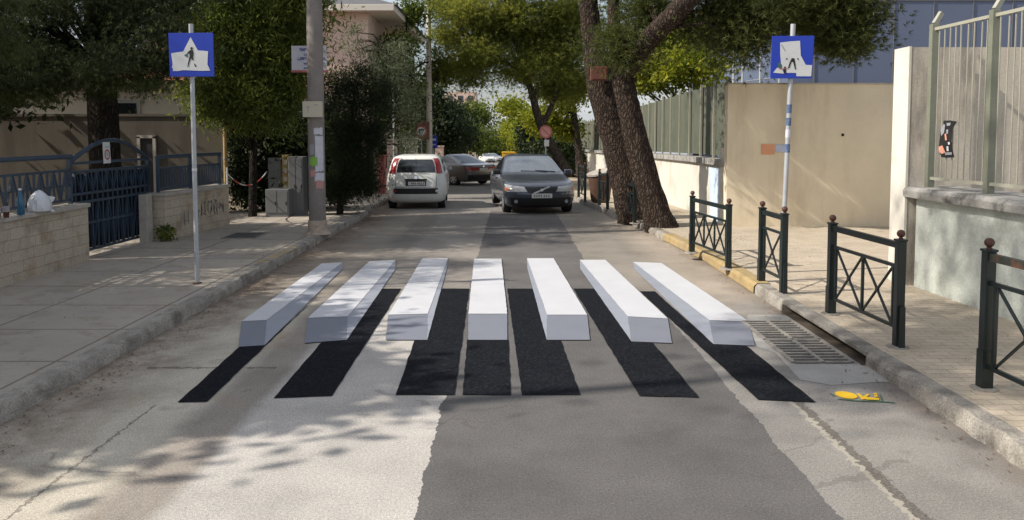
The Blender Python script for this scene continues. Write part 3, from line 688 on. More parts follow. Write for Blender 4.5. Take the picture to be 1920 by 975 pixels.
# ---- right side trees
def WP(u, v, Y, r): q = W(u, v, Y); return (q.x, q.y, q.z, r)
p = Gs(1215, 408, .12)
tree('leaning_pine', 'thicker pine trunk leaning left, carrying the red-brown board', 'tree', gz(p.x, 17.2, .1),
     [[WP(1196, 418, 17.2, .46), WP(1185, 370, 17.2, .40), WP(1160, 270, 17.2, .36), WP(1128, 160, 17.2, .34), WP(1112, 90, 17.2, .235), WP(1103, 0, 17.2, .20), WP(1098, -120, 17.2, .16), WP(1110, -320, 17.2, .06)]], M['bark_pine'],
     [(1.2, 17.4, 8.0, 2.2, 2.4, 1.0, 50), (3.2, 18, 7.4, 1.8, 2.0, 1.0, 40), (2.4, 16.9, 5.2, .35, .4, .3, 6)], 'needle', M['pine'], 130, .13, .32, limbs=30, seg=18, wob=.07, sub=7)
tree('forked_pine', 'slimmer leaning pine by the kerb with a long limb reaching right', 'tree', gz(3.0, 15.6, .1),
     [[WP(1240, 432, 15.6, .36), WP(1232, 405, 15.6, .285), WP(1210, 330, 15.6, .255), WP(1185, 230, 15.6, .235), WP(1168, 155, 15.6, .225), WP(1160, 120, 15.6, .17), WP(1150, 40, 15.7, .13), WP(1150, -120, 15.8, .07)],
      [WP(1166, 150, 15.6, .17), WP(1190, 105, 15.2, .21), WP(1235, 55, 14.5, .19), WP(1285, 5, 13.9, .17), WP(1380, -70, 14.6, .09), WP(1500, -110, 14.2, .05)],
      [WP(1380, -70, 14.6, .06), WP(1440, -20, 14.3, .045), WP(1500, 20, 14.1, .03), WP(1560, 45, 13.9, .015)],
      [WP(1172, 150, 15.6, .06), WP(1192, 150, 15.4, .045)]], M['bark_pine'],
     [tuple(W(1172, 80, 15.3)) + (.30, .35, .45, 11), tuple(W(1210, 20, 15.4)) + (.35, .4, .25, 9), tuple(W(1370, 35, 14.9)) + (.7, .7, .42, 34), tuple(W(1470, 12, 14.2)) + (.8, .8, .5, 38), tuple(W(1570, 35, 13.8)) + (.5, .6, .42, 22), tuple(W(1330, -60, 14.8)) + (1.2, 1.2, .5, 30), tuple(W(1530, -70, 14.0)) + (1.2, 1.2, .5, 30), tuple(W(1395, 85, 14.4)) + (.26, .3, .28, 8), tuple(W(1575, 75, 13.9)) + (.28, .3, .22, 9), (3.0, 15.6, 7.6, 1.6, 1.8, .8, 26)],
     'needle', M['pine'], 190, .115, .24, limbs=60, seg=16, wob=.07, sub=7)
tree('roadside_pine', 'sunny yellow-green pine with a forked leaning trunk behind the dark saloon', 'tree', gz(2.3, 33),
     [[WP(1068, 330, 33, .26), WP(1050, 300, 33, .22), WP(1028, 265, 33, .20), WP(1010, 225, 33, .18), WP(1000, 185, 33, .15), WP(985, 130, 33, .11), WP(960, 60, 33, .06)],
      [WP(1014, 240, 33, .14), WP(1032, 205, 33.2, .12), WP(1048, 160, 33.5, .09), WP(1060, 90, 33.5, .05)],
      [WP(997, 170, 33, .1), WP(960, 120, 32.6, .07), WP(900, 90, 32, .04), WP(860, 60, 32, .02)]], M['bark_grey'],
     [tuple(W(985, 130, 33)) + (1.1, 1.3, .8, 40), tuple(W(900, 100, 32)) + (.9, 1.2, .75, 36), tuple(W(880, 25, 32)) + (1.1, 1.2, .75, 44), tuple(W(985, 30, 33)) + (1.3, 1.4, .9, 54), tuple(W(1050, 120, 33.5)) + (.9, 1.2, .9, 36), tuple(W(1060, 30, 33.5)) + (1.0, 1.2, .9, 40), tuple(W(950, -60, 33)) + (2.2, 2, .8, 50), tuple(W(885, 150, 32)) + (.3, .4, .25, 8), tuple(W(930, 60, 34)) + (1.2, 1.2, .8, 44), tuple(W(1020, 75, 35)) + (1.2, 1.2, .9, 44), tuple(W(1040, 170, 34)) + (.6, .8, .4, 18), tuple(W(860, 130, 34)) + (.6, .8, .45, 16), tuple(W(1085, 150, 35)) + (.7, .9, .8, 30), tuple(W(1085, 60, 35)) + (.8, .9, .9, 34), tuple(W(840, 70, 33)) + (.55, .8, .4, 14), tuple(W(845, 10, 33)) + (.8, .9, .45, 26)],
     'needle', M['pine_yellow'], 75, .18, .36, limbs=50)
tree('street_tree', 'yellow-green leafy tree between the two leaning trunks and the round sign', 'tree', gz(3.4, 40),
     [[WP(1088, 330, 40, .22), WP(1084, 270, 40, .19), WP(1074, 200, 40, .16), WP(1066, 120, 40, .1)]], M['bark_grey'],
     [tuple(W(1010, 225, 41)) + (1.1, 1.4, .75, 40), tuple(W(1050, 180, 40)) + (1.1, 1.4, .8, 36), tuple(W(1060, 240, 41)) + (.6, 1, .6, 22), tuple(W(960, 200, 42)) + (.7, 1, .5, 20), tuple(W(1080, 60, 40)) + (1.4, 1.6, 1.5, 50)], 'leaf', M['yellowleaf'], 85, .19, .33, limbs=24)
tree('fence_tree', 'bright yellow-green tree rising behind the green sheet fence', 'tree', gz(6.6, 27),
     [[(6.6, 27, -.3, .18), (6.5, 27, 2, .15), (6.4, 27, 4.4, .07)]], M['bark_grey'],
     [tuple(W(1245, 125, 26)) + (1.0, 1.2, .75, 44), tuple(W(1305, 130, 26)) + (.9, 1.2, .75, 36), tuple(W(1270, 70, 26.5)) + (1.0, 1.2, .6, 34), tuple(W(1210, 155, 27)) + (.6, .8, .45, 18)], 'leaf', M['yellowleaf'], 95, .16, .27, limbs=24)
tree('street_tree', 'far yellow-green tree where the right pavement bends away', 'tree', gz(1.9, 72),
     [[(2.3, 72, zg(72) - .05, .18), (2.2, 72, .6, .15), (1.8, 72, 2.6, .06)]], M['bark_grey'],
     [(1.3, 72, 1.7, 1.5, 2.4, 1.5, 70), (.4, 74, 2.4, 1.1, 1.6, .9, 34), (2.6, 72, 3.4, 1.3, 2, .9, 34)], 'leaf', M['yellowleaf'], 95, .24, .42, limbs=16)
tree('street_tree', 'farthest bright tree over the yellow container', 'tree', gz(2.2, 96),
     [[(2.4, 96, zg(96) - .05, .2), (2.2, 96, .5, .16), (1.6, 96, 2.6, .07)]], M['bark_grey'],
     [(1.0, 96, 1.4, 2.0, 3, 2.0, 80), (.2, 100, 2.6, 1.4, 2.4, 1.2, 34)], 'leaf', M['midleaf'], 95, .3, .55, limbs=16)
tree('hedge_shrub', 'dark hedge beside the right pavement behind the leaning grey trunk', 'shrub', gz(3.1, 46),
     [[(3.1, 46, zg(46) - .05, .06), (3.1, 46, 1, .03)]], M['bark_dark'],
     [(3.2, 46, .6, 1.0, 2.6, 1.2, 70), (2.2, 52, .4, .8, 2.6, 1.2, 40)], 'leaf', M['darkleaf'], 120, .2, .32, limbs=10)
tree('cypress_tree', 'slim dark cypress among the yellow-green trees down the street', 'tree', gz(1.3, 58),
     [[(1.35, 58, zg(58) - .05, .14), (1.35, 58, 1.5, .1), (1.3, 58, 3.2, .03)]], M['bark_dark'],
     [(1.25, 58, .9, .5, .6, 1.2, 44), (1.2, 58, 2.6, .42, .5, 1.1, 36), (2.4, 60, .2, 1.2, 1.4, 1.2, 40)], 'leaf', M['darkleaf'], 90, .2, .26, limbs=10)
# tree line closing the end of the street
b_ = [(-18 + i * 3.4 + random.uniform(-1, 1), 190 + random.uniform(-12, 12), random.uniform(-2.0, .6), 3.2, 4, 4.2, 26) for i in range(13)]
t_ = thing('distant_trees', 'distant line of trees closing the end of the street', 'trees', gz(0, 190)); t_['kind'] = 'stuff'
leaf_mesh('distant_crowns', blob_pts(b_), 'leaf', M['midleaf'], t_, 130, .7, 1.1, .8)['kind'] = 'stuff'
t_ = thing('garden_trees', 'run of leafy garden trees along the left side of the street', 'trees', gz(-9.5, 50)); t_['kind'] = 'stuff'
b_ = [(-9.6 + random.uniform(-.6, .6), y, random.uniform(3.2, 4.6), 1.6, 1.6, 1.7, 22) for y in (40.5, 49, 53, 58, 63, 68, 75, 82)]
leaf_mesh('garden_crowns', blob_pts(b_), 'leaf', M['midleaf'], t_, 120, .24, .45, .8)['kind'] = 'stuff'
# weed at gate post
tree('weed', 'small green weed growing at the foot of the gate post', 'plant', (-6.1, 13.55, .12), [[(-6.05, 13.5, .1, .012), (-6.03, 13.45, .25, .006)]], M['bark_dark'],
     [(-6.0, 13.45, .27, .16, .16, .12, 12)], 'leaf', M['feather'], 30, .06, .05, limbs=0)

# ------------------------------------------------------------------ left walls, fences, gate
def stone_wall(y0, y1, x0, x1, ztop, label, graf=False):
    """wall whose street face runs from (x0,y0) to (x1,y1)"""
    t_ = thing('stone_wall', label, 'wall', (x0, y0, .1))
    a, b = Vector((x0, y0, .09)), Vector((x1, y1, .09)); n = Vector((-1, 0, 0)) * .28
    MB().slab([a, b, b + n, a + n], (0, 0, ztop - .06 - .09)).build('wall', M['stone'], t_, bevel=.006)
    e = Vector((.03, 0, 0)); f = (b - a).normalized() * .02
    m_ = MB().slab([Vector((0, 0, ztop - .06 - .09)) + q for q in (a + e - f, b + e + f, b + n - e + f, a + n - e - f)], (0, 0, .06)); m_.build('cap', M['cap'], t_, bevel=.006)
    return t_
stone_wall(1.0, 11.4, -6.15, -6.25, .97, 'low stacked-stone wall at the left edge with bag and bottle on it')
sw = stone_wall(13.55, 15.95, -6.08, -5.82, .955, 'low stone wall right of the gate with faded graffiti')
b = MB()   # graffiti scribble on second wall
def wallpt(s, z): 
    q = Vector((-6.08, 13.55, 0)).lerp(Vector((-5.82, 15.95, 0)), s); return Vector((q.x + .004, q.y, z))
random.seed(3)
for k in range(9):
    s0 = .46 + k * .052; prev = None
    for i in range(7):
        q = wallpt(s0 + random.uniform(-.018, .035), .52 + random.uniform(-.13, .17))
        if prev is not None:
            d = (q - prev).normalized(); pr = Vector((0, -d.z, d.y)) * .007; b.poly([prev - pr, q - pr, q + pr, prev + pr])
        prev = q
for (s0, z0, z1) in ((.26, .3, .6), (.32, .32, .58)):
    b.poly([wallpt(s0, z0), wallpt(s0 + .006, z0), wallpt(s0 + .006, z1), wallpt(s0, z1)])
b.build('graffiti', M['graffiti'], sw)
def metal_fence(label, a, b_, z0, z1, posts, style):
    a, b_ = Vector(a), Vector(b_); t_ = thing('metal_fence', label, 'fence', (a.x, a.y, z0)); L = (b_ - a).length; d = (b_ - a) / L
    at = lambda s, z: a + d * s + Vector((0, 0, z))
    MB().tube([at(0, z1), at(L, z1)], .035, 10).build('top_rail', M['bluemetal'], t_, smooth=True)
    for s in posts: MB().bar(at(s, z0), at(s, z1), .05).build('post', M['bluemetal'], t_)
    m_ = MB()
    for z in (z0 + .06, z1 - .20): m_.bar(at(0, z), at(L, z), .02, .035)
    m_.build('rail', M['bluemetal'], t_)
    m_ = MB()
    if style == 'bars':
        n = int(L / .085)
        for i in range(n): m_.bar(at((i + .5) * L / n, z0 + .06), at((i + .5) * L / n, z1 - .2), .016, .045)
    else:
        n = max(2, int(L / .30)); 
        for i in range(n):
            s0, s1 = i * L / n, (i + 1) * L / n; zm = (z0 + z1 - .14) / 2
            m_.bar(at(s0, z0 + .06), at((s0 + s1) / 2, z1 - .2), .03, .012); m_.bar(at(s1, z0 + .06), at((s0 + s1) / 2, z1 - .2), .03, .012)
            m_.bar(at((s0 + s1) / 2, z0 + .06), at((s0 + s1) / 2, z1 - .2), .016, .04)
            m_.bar(at(s0, z0 + .06), at(s0, z1 - .2), .016, .04)
        m_.bar(at(0, zm), at(L, zm), .02, .02)
    m_.build('lattice', M['bluemetal'], t_)
    return t_
metal_fence('dark blue lattice fence on the low wall at the left edge', (-6.38, 1.0, 0), (-6.45, 11.35, 0), .97, 1.66, (.02, 2.5, 5, 7.5, 10.3), 'x')
metal_fence('dark blue barred fence on the graffitied wall right of the gate', (-6.22, 13.6, 0), (-5.95, 15.85, 0), .955, 1.58, (.02, 1.1, 2.23), 'bars')
# arched gate
ga, gb = Vector((-6.55, 11.45, 0)), Vector((-6.45, 13.75, 0)); gd = (gb - ga); L = gd.length; gd /= L
gp = lambda s, z: ga + gd * s + Vector((0, 0, z))
t_ = thing('metal_gate', 'dark blue arched sliding gate with lattice bars between the stone walls', 'gate', (ga.x, ga.y, .12))
b = MB()
for z in (.20, .62, .95, 1.08, 1.42, 1.55): b.bar(gp(0, z), gp(L, z), .03, .04)
for s in (.02, L - .02): b.bar(gp(s, .16), gp(s, 1.6), .05)
b.build('frame', M['bluemetal'], t_)
b = MB(); b.tube([gp(L * k / 20 * 1.0, 1.56 + .33 * math.sin(PI * k / 20)) for k in range(21)], .035, 8); b.build('arch', M['bluemetal'], t_, smooth=True)
b = MB(); n = 8
for (z0, z1) in ((.2, .95), (1.08 - .0, 1.42)):
    for i in range(n):
        s0, s1 = i * L / n, (i + 1) * L / n; sm = (s0 + s1) / 2
        b.bar(gp(s0, z0), gp(sm, z1), .045, .012); b.bar(gp(s1, z0), gp(sm, z1), .045, .012)
for i in range(17): b.bar(gp(L * i / 16, .2), gp(L * i / 16, 1.42), .014, .03)
b.build('lattice', M['bluemetal'], t_)
b = MB(); b.box(((ga.x + gb.x) / 2 - .04, (ga.y + gb.y) / 2, .80), (.008, L - .1, 1.16), rz=-.043); b.build('yard_shade_sheet', M['navy'], t_)  # added sheet; its near-black colour stands in for the shaded yard behind
p = W(200, 290, ga.y + .95); xs = ga.x + .08
t_ = thing('gate_notice', 'white no-parking notice hung on the arched gate', 'sign', (xs, p.y, 1.55))
sc = .24
q = lambda a, z: Vector((xs, p.y - .12 + a, z)) 
yy = p.y
b = MB(); b.slab([(xs, yy - .11, 1.52), (xs, yy + .11, 1.52), (xs, yy + .09, 1.86), (xs, yy - .12, 1.86)], (.006, 0, 0)); b.build('board', M['signwhite'], t_)
b = MB(); b.ring((xs + .009, yy, 1.66), .055, .085, (1, 0, 0)); b.build('red_ring', M['redfaded'], t_)
b = MB(); b.poly([(xs + .009, yy - .05, 1.775), (xs + .009, yy + .05, 1.775), (xs + .009, yy + .05, 1.79), (xs + .009, yy - .05, 1.79)]); b.build('print', M['greyprint'], t_)
b = MB(); b.poly([(xs + .009, yy - .02, 1.64), (xs + .009, yy + .02, 1.64), (xs + .009, yy + .02, 1.69), (xs + .009, yy - .02, 1.69)]); b.build('print', M['greyprint'], t_)
# mail slot post
b = MB(); b.box((-6.30, 13.3, .52), (.14, .22, .86)); tag(b.build('gate_post', M['cap'], bevel=.01), 'pale concrete gate post with a dark slot beside the gate', 'post')
b2 = bpy.data.objects[-1] if False else None
# bag, bottle, cups on the wall
p = Vector((-6.22, 10.2, .97))
def bag():
    t_ = thing('plastic_bag', 'white knotted plastic bag on the stone wall', 'bag', p)
    m_ = MB(); n = 28; rs = random.Random(12)
    prof = [(.09, 0), (.15, .008), (.165, .05), (.160, .10), (.150, .15), (.125, .195), (.085, .235), (.05, .255), (.02, .262)]
    ph = [rs.uniform(0, 6) for _ in range(6)]
    vs, fs = [], []
    for j, (r, z) in enumerate(prof):
        for k in range(n):
            t = 2 * PI * k / n
            crease = .06 * math.sin(3 * t + ph[0]) + .05 * math.sin(7 * t + ph[1] + 1.5 * j) + .035 * math.sin(12 * t + ph[2] - j) + rs.uniform(-.03, .03)
            rr = r * (1 + crease); lean = .035 * (z / .26) ** 2
            vs.append(p + Vector((rr * .75 * math.cos(t), rr * 1.05 * math.sin(t) - lean, z * (1 + .10 * math.sin(t + 2.4)) + (0 if j < 2 else rs.uniform(-.006, .006)))))
    for j in range(len(prof) - 1):
        for k in range(n): fs.append((j * n + k, j * n + (k + 1) % n, (j + 1) * n + (k + 1) % n, (j + 1) * n + k))
    fs.append(tuple(range(n))); fs.append(tuple((len(prof) - 1) * n + k for k in range(n)))
    m_.add(vs, fs); m_.build('bag_body', M['bag'], t_, smooth=28)
    h = MB(); h.slab([p + Vector((.03, .07, .12)), p + Vector((.05, .15, .09)), p + Vector((.06, .20, .12)), p + Vector((.06, .245, .165)), p + Vector((.05, .20, .175)), p + Vector((.04, .15, .18)), p + Vector((.03, .08, .22))], (-.035, 0, .012)); h.build('handle', M['bag'], t_, bevel=.01)
    h = MB(); h.slab([p + Vector((.03, .10, .02)), p + Vector((.06, .17, .0)), p + Vector((.08, .19, -.02)), p + Vector((.08, .13, -.025)), p + Vector((.07, .05, .01))], (-.03, 0, .03)); h.build('loose_fold', M['bag'], t_, bevel=.006)
bag()
p = Vector((-6.20, 9.75, .97))
t_ = thing('bottle', 'tall blue plastic bottle on the stone wall beside the bag', 'bottle', p)
MB().lathe(p, [(.040, 0), (.046, .01), (.046, .17), (.043, .20), (.024, .26), (.017, .29), (.017, .31)], 16).build('bottle_body', M['bluebottle'], t_, smooth=50)
MB().lathe(p + Vector((0, 0, .311)), [(.019, 0), (.019, .022), (.012, .025)], 12).build('bottle_cap', M['signwhite'], t_, smooth=50)
for (y_, lab) in ((9.42, 'clear plastic cup of brown drink left of the blue bottle'), (9.26, 'plastic cup of brown drink at the very left edge of the frame')):
    p = Vector((-6.17, y_, .97)); t_ = thing('drink_cup', lab, 'cup', p, group='drink cups on the wall')
    MB().lathe(p, [(.030, 0), (.036, .07), (.037, .071)], 14).build('drink', M['drink'], t_, smooth=50)
    MB().lathe(p + Vector((0, 0, .0712)), [(.038, 0), (.043, .06), (.044, .062), (.032, .068)], 14).build('cup', M['cupclear'], t_, smooth=50)

# garden wall and house behind cedar
t_ = thing('garden_wall', 'dark weathered garden wall behind the cedar and gate', 'wall', (-10, 18.4, 0))
b = MB(); b.box((-12.6, 18.5, 1.2), (11.6, .2, 2.4)); b.build('wall', M['oldwall'], t_)
b = MB(); b.box((-12.6, 18.5, 2.43), (11.64, .26, .06)); b.build('coping', M['oldwall'], t_)
def wx(u, Y): return W(u, 250, Y).x
xl, xr = wx(258, 18.38), wx(292, 18.38)
b = MB()
for xx in (xl + .03, xr - .03): b.box((xx, 18.37, .99), (.07, .06, 1.86))
b.box(((xl + xr) / 2, 18.37, 1.92), (xr - xl + .01, .06, .07)); b.build('door_frame', M['cap'], t_)
b = MB(); b.box(((xl + xr) / 2, 18.385, .95), (xr - xl - .14, .02, 1.84)); b.build('door', M['trim'], t_)
t_ = thing('drain_pipe', 'thin brown downpipe at the corner of the garden wall', 'pipe', (-6.75, 18.3, 0))
b = MB(); b.tube([(-6.76, 18.34, 0), (-6.76, 18.34, 2.45)], .045, 10); b.build('pipe', M['cabinettan'], t_, smooth=True)
for z in (.5, 1.4, 2.3): MB().tube([(-6.76, 18.34, z - .02), (-6.76, 18.34, z + .02)], .055, 10).build('bracket', M['iron'], t_)
t_ = thing('cream_house', 'cream house seen in slivers through the cedar branches', 'house', (-12, 21, 0))
b = MB(); b.box((-13, 24, 1.65), (11.6, 6.2, 3.5)); b.build('wall', M['cream'], t_)
b = MB(); b.add([(-19.2, 20.4, 3.4), (-6.8, 20.4, 3.4), (-6.8, 27.4, 3.4), (-19.2, 27.4, 3.4), (-16, 24, 4.6), (-10, 24, 4.6)], [(0, 1, 5, 4), (1, 2, 5), (2, 3, 4, 5), (3, 0, 4), (3, 2, 1, 0)]); b.build('roof', M['roof_tile'], t_)
for xx in (-15.5, -10.6):
    f = MB(); f.box((xx, 20.885, 2.4), (1.3, .05, 1.0)); fo = f.build('window', M['cap'], t_)
    f = MB(); f.box((xx, 20.865, 2.4), (1.1, .04, .82)); f.build('pane', M['glass'], fo)
# small pitched canopy
t_ = thing('gate_canopy', 'small triangular tiled canopy sticking out past the garden wall', 'canopy', (-6.5, 18.7, 2.3))
a0, a1, a2 = W(412, 236, 18.6), W(428, 203, 18.6), W(455, 232, 18.6)
b = MB(); b.slab([a0, a2, a1], (0, 1.2, 0)); b.build('roof', M['roof_tile'], t_)
b = MB(); b.bar(a1 + Vector((0, -.02, .03)), a2 + Vector((0, -.02, .03)), .03, .05); b.bar(a0 + Vector((0, -.02, -.03)), a2 + Vector((0, -.02, -.03)), .03, .04); b.bar(a2 + Vector((-.85, .05, -.03)), Vector((a2.x - .85, a2.y + .05, 0)), .05); b.build('frame', M['cabinettan'], t_)
# pink house
t_ = thing('pink_house', 'pink two-storey house with a deep pale eave above the olive tree', 'house', (-8, 32, -.3))
b = MB(); b.box((-9.1, 32.5, 2.9), (8, 9, 6.8)); b.build('wall', M['pink'], t_)
b = MB(); b.box((-8.8, 32.6, 6.42), (9.4, 10.2, .22)); b.build('eave', M['soffit'], t_, bevel=.01)
b = MB(); b.add([(-13.6, 27.6, 6.54), (-4.0, 27.6, 6.54), (-4.0, 37.8, 6.54), (-13.6, 37.8, 6.54), (-8.8, 30.5, 8.2), (-8.8, 35, 8.2)], [(0, 1, 4), (1, 2, 5, 4), (2, 3, 5), (3, 0, 4, 5), (3, 2, 1, 0)]); b.build('roof', M['rooftop'], t_)
for yy in (30, 33.5):
    f = MB(); f.box((-5.085, yy, 4.6), (.04, 1.3, 1.3)); fo = f.build('window', M['soffit'], t_)
    f = MB(); f.box((-5.065, yy, 4.6), (.04, 1.1, 1.1)); f.build('pane', M['glass'], fo)
# signboard on the pink house side
SY = 15.2
p = W(580, 108, SY)
t_ = thing('signboard', 'white board with rows of blue lettering half hidden behind the utility pole', 'sign', (p.x, SY, 0))
x0, x1 = W(547, 108, SY).x, W(612, 108, SY).x; z0, z1 = W(580, 132, SY).z, W(580, 86, SY).z
b = MB(); b.box(((x0 + x1) / 2, SY, (z0 + z1) / 2), (x1 - x0, .03, z1 - z0)); b.build('board', M['paper'], t_)
for zz in (z0 + .1, z1 - .1):
    b = MB(); b.bar((-3.62, SY - .016, zz), (-3.62, 14.72, zz), .04); b.build('bracket', M['galv'], t_)
def text(txt, loc, size, m, parent, name='lettering', rot=(PI / 2, 0, 0), ext=.002, align='CENTER', bold=0.0):
    cu = bpy.data.curves.new(name, 'FONT'); cu.body = txt; cu.size = size; cu.align_x = align; cu.align_y = 'CENTER'; cu.extrude = ext; cu.offset = bold
    o = bpy.data.objects.new(name, cu); C.objects.link(o)
    dg = bpy.context.evaluated_depsgraph_get(); me = bpy.data.meshes.new_from_object(o.evaluated_get(dg)); bpy.data.objects.remove(o)
    o = bpy.data.objects.new(name, me); C.objects.link(o); me.materials.clear(); me.materials.append(m)
    org = root_loc(parent) if parent else Vector((0, 0, 0))
    o.parent = parent; o.location = Vector(loc) - org; o.rotation_euler = rot; return o
hh = z1 - z0
# the board's lettering is too soft to read in the photo: rows of blue letter-like blocks
b = MB(); random.seed(5)
for (row, sz, u0, u1) in ((.84, .058, .24, .95), (.66, .05, .36, .64), (.48, .058, .16, .95), (.27, .038, .34, .95), (.10, .034, .34, .72)):
    x = x0 + (x1 - x0) * u0
    while x < x0 + (x1 - x0) * u1:
        w = random.uniform(.4, .75) * sz; zc = z0 + hh * row
        k = random.randrange(3)
        if k != 1: b.box((x + w * .12, SY - .018, zc), (w * .28, .004, sz))
        if k != 0: b.box((x + w * .85, SY - .018, zc), (w * .28, .004, sz))
        b.box((x + w * .5, SY - .0185, zc + random.choice((-.4, .4, 0)) * sz), (w * .9, .004, sz * .26))
        x += w * 1.25
    b.build('lettering', M['inkblue'], t_); b = MB()
b = MB(); b.box(((x0 + x1) / 2, SY - .01, z0 - .02), (x1 - x0 + .02, .05, .04)); b.build('red_edge', M['redfaded'], t_)

# chain, slim post, utility cabinets
pa, pb = Vector((-5.86, 15.92, 1.20)), W(500, 322, 18.6)
t_ = thing('barrier_chain', 'sagging red and white plastic chain between the wall fence and the cabinets', 'chain', (-5.8, 15.9, .2))
N_ = 14; pass
for i in range(N_):
    f = lambda s: pa.lerp(pb, s) + Vector((0, 0, -.30 * 4 * s * (1 - s)))
    k_ = (i // 2) % 2; MB().tube([f(i / N_), f((i + 1) / N_)], .014, 6).build('link', M['chain_red' if k_ else 'chain_white'], t_)
b = MB(); b.tube([(-5.84, 15.92, .94), (-5.84, 15.92, 1.30)], .018, 8); b.build('holder', M['chain_white'], t_)
p = G(478, 402, .12); b = MB(); b.tube([(p.x, p.y, .1), (p.x, p.y, 2.15)], .02, 8); tag(b.build('slim_post', M['galv'], smooth=True), 'slim grey post in front of the dark flowering shrub', 'post')
# meter boxes
def cab(label, u0, u1, vt, Y, d, m, doors):
    xa, xb = W(u0, 300, Y).x, W(u1, 300, Y).x; zt = W((u0 + u1) / 2, vt, Y).z; z0_ = .11 + zg(Y)
    t_ = thing('utility_cabinet', label, 'utility cabinet', ((xa + xb) / 2, Y, z0_), group='grey utility cabinets')
    b = MB(); b.box(((xa + xb) / 2, Y + d / 2, (zt + z0_) / 2), (xb - xa, d, zt - z0_)); b.build('body', m, t_, bevel=.01)
    n = doors
    for i in range(n):
        w = (xb - xa - .04) / n; xc = xa + .02 + w * (i + .5)
        dd = MB(); dd.box((xc, Y - .006, (zt + z0_) / 2 + .03), (w - .02, .014, zt - z0_ - .14)); do = dd.build('door', m, t_, bevel=.003)
        h = MB(); h.box((xc + w * .35, Y - .018, (zt + z0_) / 2), (.02, .014, .08)); h.build('handle', M['trim'], do)
cab('tall grey steel cabinet, left one behind the pole', 502, 528, 296, 18.7, .35, M['boxgrey'], 1)
cab('tall grey steel cabinet next to the concrete pole', 540, 568, 294, 17.9, .40, M['boxgrey'], 2)
cab('short wide grey cabinet in front of the two tall ones', 496, 540, 355, 17.5, .40, M['boxgrey'], 2)
t_ = thing('meter_pillar', 'ochre masonry strip between the two tall cabinets', 'pillar', (W(534, 300, 18.6).x, 18.6, 0))
xc = W(534, 300, 18.6).x; b = MB(); b.box((xc, 18.8, .75), (.16, .3, 1.46)); b.build('pillar', M['cabinettan'], t_)
b = MB()
for z in (.7, .9, 1.1, 1.3): b.box((xc, 18.645, z), (.09, .012, .11))
b.build('meter', M['boxbeige'], t_)

# ------------------------------------------------------------------ poles and signs
p = G(592, 440, .12); px_, py_ = p.x, p.y + .15
t_ = thing('utility_pole', 'thick concrete utility pole plastered with torn notices on the left pavement', 'pole', (px_, py_, .12))
MB().tube([(px_, py_, .12), (px_, py_, 4), (px_, py_, 8.5)], [.158, .145, .12], 24).build('pole', M['concrete_pole'], t_, smooth=True)
b = MB(); b.lathe((px_, py_, .12), [(.25, 0), (.22, .03), (.185, .07), (.178, .22), (.163, .26)], 18); b.build('mortar_base', M['pole_base'], t_, smooth=50)
def wrap(name, m, a0, a1, z0, z1, r=.158):
    b = MB(); n = 8
    for k in range(n + 1):
        a = R(a0 + (a1 - a0) * k / n); rr = r + random.uniform(0, .003)
        for z in (z0 + random.uniform(-.015, .015), z1 + random.uniform(-.012, .012)): b.v.append((px_ + rr * math.cos(a), py_ + rr * math.sin(a), z))
    for k in range(n): b.f.append((2 * k, 2 * k + 2, 2 * k + 3, 2 * k + 1))
    b.build(name, m, t_)
wrap('notice', M['paper'], 275, 335, 1.30, 1.95); wrap('notice', M['paper'], 268, 330, 1.98, 2.10, .160); wrap('notice', M['limepaper'], 232, 290, 1.40, 1.56, .162)
wrap('notice', M['pinkpaper'], 278, 335, .98, 1.14); wrap('notice', M['paper'], 270, 340, 1.12, 1.27, .161); wrap('notice', M['greyprint'], 238, 268, 1.6, 1.8, .160); wrap('notice', M['pinkpaper'], 240, 276, 1.2, 1.32, .161)
zb = W(590, 205, py_ - .17).z; s_ = py_ / FPX
t2 = thing('pole_box', 'small beige sign box fixed to the utility pole above the notices', 'sign', (px_, py_ - .17, zb))
b = MB(); b.box((px_ - .01, py_ - .19, zb), (36 * s_, .07, 29 * s_)); b.build('box', M['boxbeige'], t2, bevel=.006)
b = MB(); b.box((px_ - .085, py_ - .2275, zb - .02), (.012, .003, .11)); b.box((px_ - .085, py_ - .228, zb + .04), (.05, .003, .022)); b.box((px_ + .06, py_ - .2275, zb + .08), (.07, .003, .018)); b.build('print', M['greyprint'], t2)

